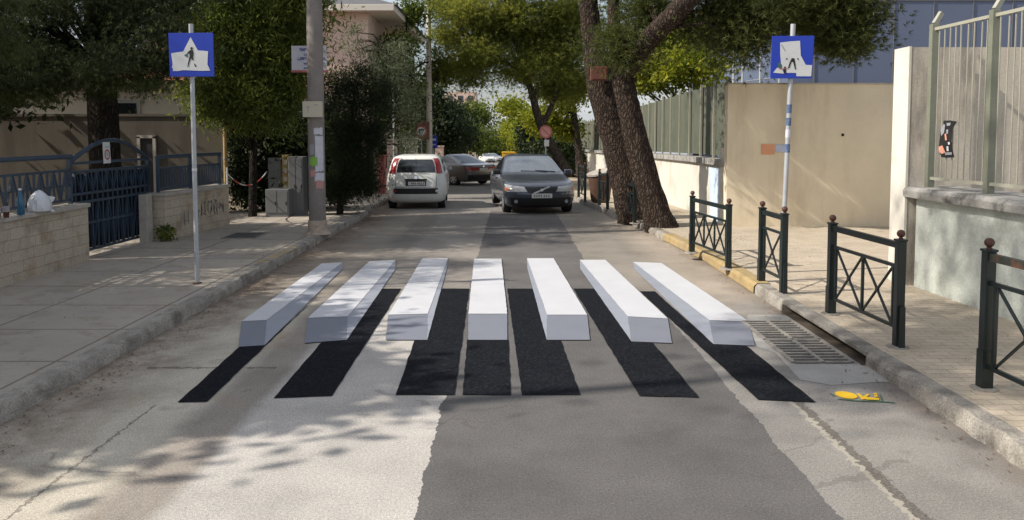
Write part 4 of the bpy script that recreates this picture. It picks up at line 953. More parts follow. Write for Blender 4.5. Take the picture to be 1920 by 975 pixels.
def sign_left():
    p = G(370, 531, .12); t_ = thing('crossing_sign', 'blue square pedestrian-crossing sign on the left pole, white triangle partly painted over', 'road sign', (p.x, p.y, .12), group='blue crossing signs')
    top = W(358, 45, p.y)
    lean = (top.x - p.x)
    P = lambda z: Vector((p.x + lean * (z - .12) / (top.z - .12), p.y, z))
    MB().tube([P(.12), P(1.6), P(top.z)], .028, 12).build('pole', M['galv'], t_, smooth=True)
    MB().lathe(P(.12), [(.06, 0), (.055, .008), (.035, .014)], 14).build('base_collar', M['rustball'], t_)
    MB().tube([P(1.53), P(1.565)], .0305, 12).build('tape_band', M['signwhite'], t_)
    MB().tube([P(.12 + 1.5), P(.12 + 1.52)], .0302, 12).build('clamp', M['galv'], t_)
    Yf = p.y - .05
    c = [W(u, v, Yf) for u, v in ((315.5, 62), (399, 61.5), (401.5, 143.5), (318.5, 143.5))]
    MB().slab(c, (0, .014, 0)).build('sign_plate', M['signblue'], t_, bevel=.002)
    Z = lambda a, b_, dy: W(300 + a / 9.75, 50 + b_ / 9.75, Yf) + Vector((0, dy, 0))
    rough = [(205,485),(300,472),(425,455),(560,190),(695,435),(790,440),(880,450),(875,560),(868,690),(895,745),(920,805),(740,808),(560,800),(420,795),(330,812),(235,810),(240,765),(218,750),(232,690),(222,600)]
    MB().poly([Z(a, b_, -.003) for a, b_ in rough]).build('white_paint', M['signwhite'], t_)
    b = MB()
    b.poly([Z(580 + 23 * math.cos(k * PI / 8), 397 + 25 * math.sin(k * PI / 8), -.006) for k in range(16)])
    b.poly([Z(*q, -.006) for q in ((560,425),(600,425),(618,480),(608,560),(616,615),(600,618),(572,575),(545,640),(520,740),(505,735),(520,640),(545,540),(545,490),(515,500),(505,545),(490,540),(510,465))])
    b.poly([Z(*q, -.006) for q in ((625,670),(650,685),(668,738),(640,730))])
    b.build('walker', M['black'], t_)
    MB().poly([Z(*q, -.0065) for q in ((445,520),(505,490),(510,560),(470,548))]).build('bag_mark', M['tealink'], t_)
sign_left()
def sign_right():
    p = Vector((W(1466, 480, 10.4).x, 10.4, .12)); t_ = thing('crossing_sign', 'blue square crossing sign on the right pole, torn white sticker over its figure', 'road sign', tuple(p), group='blue crossing signs')
    top = W(1487, 48, 10.4); lean = top.x - p.x
    P = lambda z: Vector((p.x + lean * (z - .12) / (top.z - .12), p.y, z))
    MB().tube([P(.12), P(1.6), P(top.z + .02)], .032, 12).build('pole', M['galv'], t_, smooth=True)
    MB().lathe(P(.12), [(.07, 0), (.06, .01), (.04, .016)], 14).build('base_collar', M['iron'], t_)
    for (v0, v1) in ((196, 212), (221, 236), (270, 286)):
        MB().tube([P(W(1475, v1, 10.4).z), P(W(1475, v0, 10.4).z)], .0335, 12).build('sticker', M['stickerblue'], t_)
    MB().tube([P(W(1475, 243, 10.4).z), P(W(1475, 258, 10.4).z)], .034, 12).build('sticker', M['paper'], t_)
    Yf = p.y - .05
    c = [W(u, v, Yf) for u, v in ((1448, 67.5), (1527, 67), (1522, 147), (1444.5, 147))]
    MB().slab(c, (0, .014, 0)).build('sign_plate', M['signblue'], t_, bevel=.002)
    Z = lambda a, b_, dy: W(1430 + a / 8.867, 50 + b_ / 8.867, Yf) + Vector((0, dy, 0))
    MB().poly([Z(*q, -.003) for q in ((290,265),(450,245),(620,235),(632,480),(715,635),(820,640),(805,825),(560,825),(555,770),(400,768),(330,780),(175,765),(230,690),(305,640),(290,450))]).build('white_sticker', M['signwhite'], t_)
    b = MB(); b.poly([Z(*q, -.006) for q in ((480,525),(525,525),(540,600),(552,710),(535,710),(505,590),(480,585),(440,690),(415,695),(445,600))])
    b.poly([Z(*q, -.006) for q in ((378,530),(412,525),(410,545),(388,550))]); b.poly([Z(*q, -.006) for q in ((570,520),(590,525),(600,555),(580,550))])
    b.poly([Z(*q, -.006) for q in ((360,660),(385,670),(390,770),(350,775),(335,730))]); b.build('figure', M['black'], t_)
    b = MB(); b.poly([Z(*q, -.0055) for q in ((240,610),(280,590),(320,640),(315,700),(250,680))]); b.build('dark_smudge', M['tealink'], t_)
    b = MB(); b.poly([Z(*q, -.0065) for q in ((240,678),(320,695),(420,690),(420,700),(300,712))]); b.build('red_scribble', M['redfaded'], t_)
    b = MB(); b.poly([Z(*q, -.006) for q in ((300,290),(320,300),(375,395),(360,402))]); b.build('scratch', M['greyprint'], t_)
sign_right()

# second concrete pole further down, no-turn sign, blue sign, mirror
t_ = thing('utility_pole', 'slim pale utility pole down the street behind the white car', 'pole', gz(W(805, 250, 33).x, 33, .1))
xx = W(805, 250, 33).x; MB().tube([(xx, 33, -.4), (xx, 33, 9)], [.14, .09], 14).build('pole', M['soffit'], t_, smooth=True)
b = MB(); b.tube([(xx, 33, 5.3), (xx - 1.1, 32.7, 3.5)], .012, 5); b.build('stay_wire', M['galv'], t_)
def round_sign(name, label, u, v, Y, dia, inner, mark, ring='red'):
    q = W(u, v, Y); t_ = thing(name, label, 'road sign', gz(q.x, Y, .1))
    MB().tube([(q.x, Y, zg(Y)), (q.x, Y, q.z + dia / 2)], .03, 8).build('pole', M['galv'], t_)
    MB().disc((q.x, Y - .05, q.z), dia / 2, (0, -1, 0), 28, .012).build('plate', M['signwhite'] if inner is None else inner, t_)
    MB().ring((q.x, Y - .066, q.z), dia * .38, dia * .5, (0, -1, 0)).build('rim', M[ring], t_)
    if mark: mark(q, t_)
    return t_
def turnmark(q, t_):
    b = MB(); s = .9; y = q.y - .068
    for (cx, cz, w, h) in ((-.06, -.03, .05, .18), (0, .06, .15, .05)): b.box((q.x + cx, y, q.z + cz), (w, .004, h))
    b.poly([(q.x + .07, y, q.z + .11), (q.x + .07, y, q.z + .0), (q.x + .14, y, q.z + .06)]); b.build('arrow', M['black'], t_)
    b = MB(); b.box((q.x, q.y - .038, q.z + .02), (.66, .012, .72)); b.build('back_plate', M['nestbox'], t_)
round_sign('no_turn_sign', 'red-rimmed no-turn sign on a dark red backing above the white car', 790, 246, 31, .46, None, turnmark)
def parkmark(q, t_):
    b = MB(); b.bar((q.x - .17, q.y - .067, q.z + .17), (q.x + .17, q.y - .067, q.z - .17), .06, .004, up=(0, 1, 0)); b.build('slash', M['redfaded'], t_)
    b = MB(); b.box((q.x + .04, q.y - .05, q.z - .46), (.2, .01, .26)); b.build('sub_plate', M['signwhite'], t_)
round_sign('parking_sign', 'faded round no-parking sign with a small plate in front of the leaning grey trunk', 1023, 247, 31.6, .53, M['pinkpaper'], parkmark, 'redfaded')
q = W(813, 266, 34); t_ = thing('blue_sign', 'small blue sign beside the far utility pole', 'road sign', gz(q.x, 34, .1))
MB().tube([(q.x, 34, zg(34)), (q.x, 34, q.z + .3)], .025, 8).build('pole', M['galv'], t_)
b = MB(); b.box((q.x, 33.96, q.z), (.34, .012, .56)); b.build('plate', M['signblue'], t_)
b = MB(); b.box((q.x + .03, 33.952, q.z + .1), (.16, .004, .08)); b.box((q.x, 33.952, q.z - .12), (.2, .004, .05)); b.build('print', M['signwhite'], t_)
q = W(762, 151, 26.6); t_ = thing('traffic_mirror', 'round black back of a traffic mirror among the left foliage', 'mirror', gz(-4.0, 26.6, .1))
MB().tube([(-4.0, 26.6, zg(26.6)), (-4.0, 26.6, q.z - .2), (q.x, 26.6, q.z)], .035, 8).build('pole', M['galv'], t_)
m_ = MB(); m_.disc((q.x, 26.54, q.z), .28, (0, -1, 0), 8, .05); m_.build('mirror_back', M['dark_sheet'], t_)
MB().ring((q.x, 26.485, q.z), .255, .29, (0, -1, 0), 24).build('rim', M['trim'], t_)

# ------------------------------------------------------------------ right side walls
t_ = thing('mint_wall', 'pale mint plastered wall with a weathered ledge on the right', 'wall', (4.95, 6, .1))
a, b_ = Vector((4.97, 9.43, .05)), Vector((5.3, 1.0, .05))
MB().slab([a, b_, b_ + Vector((.45, 0, 0)), a + Vector((.45, 0, 0))], (0, 0, 1.17)).build('wall', M['mintwall'], t_)
e = Vector((.12, 0, 0)); yy = fine(0, 1, .03); m_ = MB()
for s in yy:
    q = a.lerp(b_, s); j = random.uniform(-.012, .012); jz = random.uniform(-.008, .008)
    for (dx, z) in ((-.12 + j, 1.222), (-.13 + j, 1.30 + jz), (-.10 + j, 1.345 + jz), (.46, 1.36), (.46, 1.222)): m_.v.append((q.x + dx, q.y + (.1 if s == 0 else 0), z))
for i in range(len(yy) - 1):
    for k in range(4): m_.f.append((i * 5 + k, i * 5 + k + 1, i * 5 + k + 6, i * 5 + k + 5))
m_.f.append(tuple(range(5))); m_.f.append(tuple((len(yy) - 1) * 5 + k for k in range(5)))
m_.build('ledge', M['ledge'], t_, smooth=35)
# pillar wall
t_ = thing('end_wall', 'tall weathered wall behind the barred fence, its street end painted white', 'wall', (6, 9.7, .1))
m_ = MB(); m_.box((9.0, 9.70, 1.55), (8.2, .36, 3.0)); m_.build('wall', M['pillarwall'], t_)
m_ = MB(); m_.box((4.885, 9.70, 1.555), (.03, .37, 3.01)); m_.build('white_end', M['whitewall'], t_)
# barred fence
t_ = thing('barred_fence', 'pale green fence of thin vertical bars standing on the ledge', 'fence', (5.1, 9.3, 1.35))
fa = lambda y: 5.06 + (9.43 - y) * .039
ztop = 3.24; posts = [9.33, 8.24, 7.15, 6.06, 4.97, 3.88]
for y in posts:
    m_ = MB(); m_.bar((fa(y), y, 1.34), (fa(y), y, ztop + .06), .085, .075); po = m_.build('post', M['fencepost'], t_, bevel=.004)
    m_ = MB(); m_.bar((fa(y), y, ztop + .06), (fa(y) + .10, y + .04, ztop + .20), .04, .06); m_.build('bent_tip', M['fencegreen'], po)
m_ = MB()
for z in (1.46, ztop): m_.bar((fa(9.33), 9.33, z), (fa(3.88), 3.88, z), .035, .035)
m_.build('rail', M['fencegreen'], t_)
nb = 0
for i in range(len(posts) - 1):
    for k in range(1, 10):
        y = posts[i] + (posts[i + 1] - posts[i]) * k / 10
        m_ = MB(); m_.bar((fa(y), y, 1.462), (fa(y) + random.uniform(-.01, .01), y + random.uniform(-.012, .012), ztop), .011, .011); m_.build('bar', M['fencegreen'], t_); nb += 1
# poster on fence
yp = 9.0
t_ = thing('torn_poster', 'crumpled dark poster tied to the barred fence', 'poster', (fa(yp) - .04, yp, 2))
def PF(u, v, d=0):
    # intersect with fence plane x = fa(y)-.035
    dr = ray(u, v); k = (5.06 + 9.43 * .039 - .035) / (dr.x + .039 * dr.y); q = Vector((0, 0, CAMZ)) + dr * k; return q + Vector((-.002 - d, -.0, 0))
Z = lambda a, b_, d=0: PF(1720 + a / 7.5, 190 + b_ / 7.5, d)
out = [(370,272),(460,268),(560,285),(520,345),(490,400),(480,560),(495,680),(520,790),(420,795),(335,785),(320,720),(300,650),(320,500),(330,400),(365,330)]
MB().slab([Z(*q) for q in out], (.006, .004, 0)).build('sheet', M['black'], t_)
m_ = MB()
for pl in ([(335,400),(380,320),(400,330),(385,440),(345,490)], [(420,305),(480,300),(470,340),(425,345)], [(400,720),(495,715),(495,750),(400,755)], [(415,400),(445,395),(440,450),(420,460)]): m_.poly([Z(*q, .006) for q in pl])
m_.build('grey_print', M['greyprint'], t_)
m_ = MB()
for pl in ([(305,640),(360,620),(405,720),(350,740),(318,710)], [(392,460),(412,450),(425,545),(400,550)]): m_.poly([Z(*q, .006) for q in pl])
m_.build('peach_print', M['skin'], t_)
m_ = MB()
for pl in ([(420,635),(445,630),(452,700),(425,700)], [(440,575),(465,572),(468,605),(445,610)]): m_.poly([Z(*q, .007) for q in pl])
m_.build('white_print', M['signwhite'], t_)

# yellow wall
t_ = thing('yellow_wall', 'tall blank yellow plastered wall facing the street corner', 'wall', (8, 15.6, .1))
m_ = MB(); m_.box((8.4, 15.72, 1.53), (8.06, .24, 2.9)); m_.build('wall', M['yellowwall'], t_)
m_ = MB(); m_.box((8.4, 15.72, 2.995), (8.1, .27, .03)); m_.build('coping', M['pillarwall'], t_)
m_ = MB(); q = W(1580, 253, 15.6); m_.disc((q.x, 15.598, q.z), .03, (0, -1, 0), 14, .004); m_.build('hole', M['black'], t_)
q = W(1440, 280, 15.58); m_ = MB(); m_.box((q.x, 15.592, q.z), (.27, .006, .21)); m_.build('orange_sheet', M['orange']); tag(bpy.data.objects[m_ and 'orange_sheet'], 'faded orange sheet pasted on the yellow wall', 'poster'); bpy.data.objects['orange_sheet'].name = 'wall_poster'
q = W(1464, 278, 15.58); m_ = MB(); m_.box((q.x, 15.592, q.z), (.2, .006, .15)); tag(m_.build('wall_poster', M['paleblue']), 'pale blue sheet on the yellow wall beside the sign pole', 'poster')
# white wall & green sheet fence along the street
t_ = thing('street_wall', 'long white roadside wall with a thick ledge under the green sheet fence', 'wall', (4.5, 20, 0))
ws = fine(15.86, 58, 3.0)
def lng(x0, x1, z0, z1, dz=True):
    m_ = MB()
    for y in ws:
        g_ = zg(y) * .6
        for (x, z) in ((x0, z0), (x0, z1), (x1, z1), (x1, z0)): m_.v.append((x, y, z + g_))
    for i in range(len(ws) - 1):
        for k in range(4): m_.f.append((i * 4 + k, i * 4 + (k + 1) % 4, i * 4 + 4 + (k + 1) % 4, i * 4 + 4 + k))
    m_.f.append((0, 1, 2, 3)); m_.f.append(tuple((len(ws) - 1) * 4 + k for k in range(4))); return m_
lng(4.42, 4.75, -.8, 1.33).build('wall', M['whitewall'], t_)
lng(4.33, 4.80, 1.333, 1.46).build('ledge', M['ledge'], t_)
m_ = MB(); m_.poly([(4.416, 15.90, .12), (4.416, 17.0, .12), (4.416, 17.2, 1.25), (4.416, 15.90, 1.3)]); m_.build('blue_patch', M['bluewall'], t_)
m_ = MB(); m_.box((4.40, 15.87 + .15, .9), (.06, .26, 1.6)); m_.build('end_pier', M['whitewall'], t_)
t_ = thing('sheet_fence', 'grey-green ribbed sheet-metal fence on top of the white roadside wall', 'fence', (4.55, 20, 1.5))
m_ = MB(); yy = fine(15.95, 58, .11)
for i, y in enumerate(yy):
    g_ = zg(y) * .6; x = 4.55 + (.022 if i % 2 else -.022)
    m_.v += [(x, y, 1.52 + g_), (x, y, 3.08 + g_ + .012 * math.sin(i * .7))]
for i in range(len(yy) - 1): m_.f.append((2 * i, 2 * i + 2, 2 * i + 3, 2 * i + 1))
pn = m_.build('panel', M['sheetgreen'], t_)
sm = pn.modifiers.new('thick', 'SOLIDIFY'); sm.thickness = .004
for y in [16.0 + i * 1.15 for i in range(36)]:
    m_ = MB(); g_ = zg(y) * .6; m_.bar((4.50, y, 1.455 + g_), (4.50, y, 3.16 + g_), .045, .045); m_.build('post', M['fencegreen'], t_)
# tall court posts behind yellow wall
t_ = thing('court_fence', 'tall thin grey posts of a school court fence against the sky', 'fence', (8, 26, 0))
for u in (1376, 1393, 1426, 1462):
    x = W(u, 100, 24).x; m_ = MB(); m_.tube([(x, 24, 0), (x, 24, 5.6)], .035, 8); m_.build('post', M['galv'], t_)
m_ = MB(); m_.tube([(W(1376, 100, 24).x, 24, 3.55), (W(1470, 100, 24).x, 24, 3.75)], .02, 6); m_.build('rail', M['galv'], t_); MB().tube([(W(1376, 100, 24).x, 24, 5.5), (W(1470, 100, 24).x, 24, 5.5)], .02, 6).build('rail', M['galv'], t_)
# blue-grey building
t_ = thing('blue_building', 'large windowless blue-grey clad building behind the yellow wall', 'building', (20, 26, 0))
xa = W(1490, 100, 24.6).x
m_ = MB(); m_.box((xa + 14, 32, 6), (28, 14.4, 12)); m_.build('wall', M['facade'], t_)
m_ = MB()
for i in range(22):
    m_.box((xa + .7 + i * 1.25, 24.785, 6), (.02, .03, 12))
for z in (3.05, 6.2, 9.3): m_.box((xa + 14, 24.786, z), (28, .028, .03))
m_.build('seam', M['rooftop'], t_)
m_ = MB(); m_.box((xa + 14.3, 24.70, 3.62 - .17), (27.6, .16, .16)); m_.build('flashing', M['copper'], t_)
m_ = MB(); m_.box((xa + 14, 32, 12.06), (28.3, 14.7, .12)); m_.build('parapet', M['rooftop'], t_)

# ------------------------------------------------------------------ pedestrian railings
RAILS = [
 ((1297, 473), (1365, 503), 3, 'wide railing with three crossed bays nearest the forked pine'),
 ((1427, 528), (1468, 550), 1, 'narrow single-bay railing in front of the right sign pole'),
 ((1557, 588), (1683, 650), 2, 'two-bay railing directly behind the drain grates'),
]
def railing(a, b_, bays, label, H, rusty=False):
    a, b_ = Vector(a), Vector(b_); t_ = thing('pedestrian_railing', label, 'railing', tuple((a + b_) / 2), group='dark green railings along the right kerb')
    d = b_ - a; L = Vector((d.x, d.y, 0)).length; dx = d / L
    for k, q in enumerate((a, b_)):
        m_ = MB(); m_.bar(q + Vector((0, 0, -.03)), q + Vector((0, 0, H - .10)), .072, .072)
        m_.box(q + Vector((0, 0, H - .092)), (.088, .088, .018)); 
        po = m_.build('post', M['greenmetal'], t_, bevel=.005)
        m_ = MB(); off = -.055 * dx if False else dx * (.06 if k == 1 else -.001)
        if k == 1: m_.box(q + dx * .045 + Vector((0, 0, .17)), (.05, .06, .40), top=.85)
        else: m_.box(q + Vector((0, 0, .14)), (.082, .082, .30))
        m_.build('sleeve', M['greenmetal'], po)
        MB().lathe(q, [(.105 + random.uniform(-.01, .02), -.01), (.095, .006), (.06, .012)], 9).build('footing', M['kerb'], po)
        m_ = MB(); n = 10
        m_.lathe(q + Vector((0, 0, H - .083)), [(.02, 0), (.018, .012)] + [(.035 * math.sin(PI * (i + 1.2) / 11.5), .047 - .035 * math.cos(PI * (i + 1.2) / 11.5)) for i in range(n)], 14)
        m_.build('ball', M['rustball'], po, smooth=60)
    at = lambda s, z: a.lerp(b_, s) + Vector((0, 0, z))
    e = .036 / L
    m_ = MB(); m_.bar(at(e, H - .14), at(1 - e, H - .14), .045, .055); m_.build('top_rail', M['rustrail'] if rusty else M['greenmetal'], t_)
    m_ = MB(); zu, zl = H - .33, .17
    for z in (zu, zl): m_.bar(at(e, z), at(1 - e, z), .025, .03)
    s0 = e + .06 / L; s1 = 1 - s0
    for i in range(bays):
        p0, p1 = s0 + (s1 - s0) * i / bays, s0 + (s1 - s0) * (i + 1) / bays
        m_.bar(at(p0, zl), at(p1, zu), .022, .012); m_.bar(at(p0, zu), at(p1, zl), .022, .0122)
        m_.disc(at((p0 + p1) / 2, (zu + zl) / 2) - Vector((.012, 0, 0)), .022, (1, 0, 0), 10, .024)
    for i in range(bays + 1): m_.bar(at(s0 + (s1 - s0) * i / bays, zl), at(s0 + (s1 - s0) * i / bays, zu), .024, .024)
    m_.build('lattice', M['greenmetal'], t_)
HH = [.98, 1.03, 1.04]
for (pa_, pb_, n, lab), h in zip(RAILS, HH): railing(G(*pa_, .12), G(*pb_, .12), n, lab, h)
q = G(1845, 728, .12); railing(q, q + Vector((.06, -1.5, 0)), 2, 'nearest railing at the right edge with a chipped rusty top rail', 1.12, True)
a_ = Gs(1171, 410, .12); b2 = Gs(1190, 418, .12); railing(a_, b2, 2, 'small railing standing between the two leaning pines', .93)
a_ = Gs(1124, 385, .12); b2 = Gs(1139, 393, .12); railing(a_, b2, 2, 'railing just left of the thick pine trunk, next to the brown bin', 1.0)
a_ = Gs(1085, 370, .12); b2 = Gs(1097, 377, .12); railing(a_, b2, 2, 'farthest railing, right beside the parked dark saloon', 1.15)
# brown bin
q = Gs(1118, 381, .12); t_ = thing('brown_bin', 'worn brown bin with a tilted lid standing by the thick pine', 'bin', (q.x + .15, q.y + .3, q.z))
qq = Vector((q.x + .15, q.y + .3, q.z)); MB().lathe(qq, [(.22, 0), (.27, .05), (.36, .78), (.37, .80)], 18).build('tub', M['barrel'], t_, smooth=50)
m_ = MB(); m_.disc(qq + Vector((0, 0, .84)), .40, (-.25, -.1, 1), 20, .05); m_.build('lid', M['cap'], t_)
# red-brown board on the trunk
q = W(1123, 138, 16.75); t_ = thing('trunk_board', 'red-brown wooden board nailed high on the thick pine trunk', 'board', tuple(q))
m_ = MB(); m_.box(q, (.36, .10, .30)); m_.build('board', M['nestbox'], t_, bevel=.008)
m_ = MB(); m_.box(q + Vector((.0, -.056, 0)), (.30, .012, .24)); m_.build('panel', M['nestbox'], t_)

# ------------------------------------------------------------------ cars
class Shell:
    """body as stacked rounded outlines; rows = (z, y_front, y_rear, half_width, r_front, r_rear)"""
    def __init__(s, rows, bow=(.10, .07)):
        s.rows = np.array(rows, float); s.bow = bow
    def row(s, z):
        zs = s.rows[:, 0]; return [float(np.interp(z, zs, s.rows[:, k])) for k in range(6)]
    def pt(s, z, a):
        z, yf, yr, hw, rf, rr = s.row(z); a = a % 8; k = int(a); t = a - k
        rf = min(rf, hw * .95, (yf - yr) / 2.05); rr = min(rr, hw * .95, (yf - yr) / 2.05)
        arc = lambda cx, cy, r, a0: (cx + r * math.cos(a0 + t * PI / 2), cy + r * math.sin(a0 + t * PI / 2))
        if k == 0: x, y = (hw - rf) * (1 - 2 * t), yf
        elif k == 1: x, y = arc(-(hw - rf), yf - rf, rf, PI / 2)
        elif k == 2: x, y = -hw, (yf - rf) * (1 - t) + (yr + rr) * t
        elif k == 3: x, y = arc(-(hw - rr), yr + rr, rr, PI)
        elif k == 4: x, y = -(hw - rr) * (1 - 2 * t), yr
        elif k == 5: x, y = arc(hw - rr, yr + rr, rr, 1.5 * PI)
        elif k == 6: x, y = hw, (yr + rr) * (1 - t) + (yf - rf) * t
        else: x, y = arc(hw - rf, yf - rf, rf, 0)
        if k in (0, 1, 7): y -= s.bow[0] * (x / hw) ** 2 * (y - (yf - rf)) / max(rf, .01)
        if k in (3, 4, 5): y += s.bow[1] * (x / hw) ** 2 * ((yr + rr) - y) / max(rr, .01)
        return Vector((x, y, z))
    def nrm(s, z, a):
        p = s.pt(z, a); u = s.pt(z, a + .02) - s.pt(z, a - .02); v = s.pt(z + .01, a) - s.pt(z - .01, a)
        n = u.cross(v); n = n.normalized() if n.length > 1e-9 else Vector((0, 0, 1))
        c = Vector((0, (s.row(z)[1] + s.row(z)[2]) / 2, z - .3))
        return n if n.dot(p - c) > 0 else -n
    def body(s, zs, da=(8, 5, 16, 5)):
        As = []
        for k in range(8):
            n = da[k % 4] if k % 2 == 0 else 5
            n = {0: 10, 1: 5, 2: 18, 3: 5, 4: 10, 5: 5, 6: 18, 7: 5}[k]
            As += [k + i / n for i in range(n)]
        m_ = MB(); n = len(As)
        for z in zs:
            for a in As: m_.v.append(tuple(s.pt(z, a)))
        for i in range(len(zs) - 1):
            for k in range(n): m_.f.append((i * n + k, i * n + (k + 1) % n, (i + 1) * n + (k + 1) % n, (i + 1) * n + k))
        # flat centre fans for floor and roof
        for i, rev in ((0, True), (len(zs) - 1, False)):
            r = list(range(i * n, (i + 1) * n)); m_.f.append(tuple(reversed(r)) if rev else tuple(r))
        return m_
    def patch(s, quad, off=.006, n=(8, 10)):
        """quad: (z0,a) lower-left.. corners [(z,a)]*4 bilinear"""
        m_ = MB(); (c0, c1, c2, c3) = quad
        for i in range(n[0] + 1):
            for j in range(n[1] + 1):
                s_, t = i / n[0], j / n[1]
                z = (c0[0] * (1 - t) + c1[0] * t) * (1 - s_) + (c3[0] * (1 - t) + c2[0] * t) * s_
                a = (c0[1] * (1 - t) + c1[1] * t) * (1 - s_) + (c3[1] * (1 - t) + c2[1] * t) * s_
                m_.v.append(tuple(s.pt(z, a) + s.nrm(z, a) * off))
        w = n[1] + 1
        for i in range(n[0]):
            for j in range(n[1]): m_.f.append((i * w + j, i * w + j + 1, (i + 1) * w + j + 1, (i + 1) * w + j))
        return m_
    def rect(s, z0, z1, a0, a1, off=.006, n=(6, 10)): return s.patch([(z0, a0), (z0, a1), (z1, a1), (z1, a0)], off, n)

def wheel(t_, x, y, r, sgn, w=.20):
    wl = bpy.data.objects.new('wheel', None); C.objects.link(wl); wl.parent = t_; wl.location = (x, y, r)
    def lat(name, prof, m):
        b = MB(); n = 24; vs, fs = [], []
        for (rr, xx) in prof:
            for k in range(n): vs.append((xx * sgn, rr * math.cos(2 * PI * k / n), rr * math.sin(2 * PI * k / n)))
        for i in range(len(prof) - 1):
            for k in range(n): fs.append((i * n + k, i * n + (k + 1) % n, (i + 1) * n + (k + 1) % n, (i + 1) * n + k))
        fs.append(tuple(range(n))); fs.append(tuple((len(prof) - 1) * n + k for k in range(n)))
        b.add(vs, fs); b.build(name, m, wl, world=False, smooth=40)
    lat('tyre', [(r * .62, -w / 2), (r * .94, -w / 2), (r, -w * .36), (r, w * .36), (r * .94, w / 2), (r * .68, w * .5), (r * .66, w * .42)], M['tyre'])
    b = MB()
    for k in range(7):
        a = 2 * PI * k / 7; c_, s_ = math.cos(a), math.sin(a)
        b.bar((sgn * w * .46, c_ * r * .08, s_ * r * .08), (sgn * w * .45, c_ * r * .62, s_ * r * .62), .055, .03, up=(1, 0, 0))
    n = 24; vs = []
    for rr in (.60, .67):
        vs += [(sgn * w * .48, r * rr * math.cos(2 * PI * k / n), r * rr * math.sin(2 * PI * k / n)) for k in range(n)]
    b.add(vs, [(k, (k + 1) % n, n + (k + 1) % n, n + k) for k in range(n)])
    b.build('rim', M['alloy'], wl, world=False)
def boolean_arches(o, cyls):
    for (y, r) in cyls:
        me = bpy.data.meshes.new('cut'); bm = bmesh.new()
        bmesh.ops.create_cone(bm, cap_ends=True, segments=28, radius1=r, radius2=r, depth=3.0, matrix=Matrix.Translation((0, y, .30)) @ Matrix.Rotation(PI / 2, 4, 'Y'))
        bm.to_mesh(me); bm.free(); c = bpy.data.objects.new('cut', me); C.objects.link(c)
        md = o.modifiers.new('arch', 'BOOLEAN'); md.object = c; md.operation = 'DIFFERENCE'; md.solver = 'EXACT'
        dg = bpy.context.evaluated_depsgraph_get(); nm = bpy.data.meshes.new_from_object(o.evaluated_get(dg))
        o.modifiers.clear(); old = o.data; o.data = nm; bpy.data.objects.remove(c); bpy.data.meshes.remove(old)
    o.data.polygons.foreach_set('use_smooth', [True] * len(o.data.polygons)); o.data.set_sharp_from_angle(angle=R(38))
def car(label, loc, rz, rows, paint, wheels, spec, group=None, arches=True, bow=(.1, .07)):
    sh = Shell(rows, bow); t_ = thing('parked_car', label, 'car', loc, rz, group)
    zs = []
    for i in range(len(rows) - 1):
        z0, z1 = rows[i][0], rows[i + 1][0]; n = max(1, int((z1 - z0) / .05))
        zs += [z0 + (z1 - z0) * k / n for k in range(n)]
    zs.append(rows[-1][0])
    bo = sh.body(zs).build('body', M[paint], t_, world=False, smooth=38)
    (wy0, wy1, wr, tx) = wheels
    if arches:
        boolean_arches(bo, [(wy0, wr + .055), (wy1, wr + .055)])
        b = MB(); b.box((0, (wy0 + wy1) / 2, .42), (2 * tx - .42, abs(wy0 - wy1) + .75, .36)); b.build('underbody', M['trim'], t_, world=False)
    for y in (wy0, wy1):
        for sg in (-1, 1): wheel(t_, sg * (tx - .10), y, wr, sg)
    for (name, mat, args) in spec:
        if len(args) == 4 and not isinstance(args[0], tuple): o = sh.rect(*args)
        else: o = sh.patch(args)
        o.build(name, M[mat], t_, world=False, smooth=50)
    return t_, sh
# white small hatchback
FR = [(.20, 1.70, -1.66, .72, .25, .3), (.27, 1.79, -1.77, .79, .3, .34), (.42, 1.83, -1.83, .83, .32, .36), (.60, 1.81, -1.835, .845, .32, .36), (.78, 1.76, -1.81, .84, .32, .35), (.90, 1.66, -1.78, .825, .3, .33), (.96, 1.40, -1.765, .81, .3, .3), (1.01, .98, -1.75, .79, .3, .28), (1.05, .84, -1.735, .78, .25, .26), (1.25, .55, -1.67, .735, .25, .24), (1.40, .30, -1.60, .685, .25, .24), (1.47, .12, -1.54, .645, .25, .24), (1.515, -.02, -1.46, .58, .25, .24), (1.54, -.25, -1.30, .48, .2, .22), (1.55, -.5, -1.1, .36, .2, .2)]
q = Gs(781, 392.5)
fl = (q.x - .12, q.y + 1.85, zg(q.y + 1.2))
ft, fs_ = car('small white hatchback parked on the left, seen from behind', fl, R(3.2), FR, 'carwhite', (1.12, -1.20, .29, .79), [
    ('rear_window', 'glass', (1.06, 1.42, 3.95, 5.05)), ('tail_lamp', 'lamp_red', (1.03, 1.45, 3.42, 3.88)), ('tail_lamp', 'lamp_red', (1.03, 1.45, 5.12, 5.58)),
    ('bumper_strip', 'trim', (.46, .62, 3.78, 5.22)), ('tailgate_seam', 'trim', (.645, .655, 3.86, 5.14)), ('tailgate_seam', 'trim', (.655, 1.03, 3.855, 3.872)), ('tailgate_seam', 'trim', (.655, 1.03, 5.128, 5.145)), ('side_window', 'glass', (1.08, 1.40, 2.22, 2.62)), ('side_window', 'glass', (1.08, 1.40, 2.66, 3.05)), ('side_window', 'glass', (1.08, 1.40, 6.38, 6.78)), ('side_window', 'glass', (1.08, 1.40, 5.95, 6.34)),
    ('windscreen', 'windscreen', (1.07, 1.45, -.3, 1.3))])
ft.scale = (.99, 1.0, .975)
L_ = lambda sh, z, a, d: sh.pt(z, a) + sh.nrm(z, a) * d
b = MB(); b.box((0, -1.815, .765), (.56, .02, .155)); po = b.build('plate_recess', M['trim'], ft, world=False)
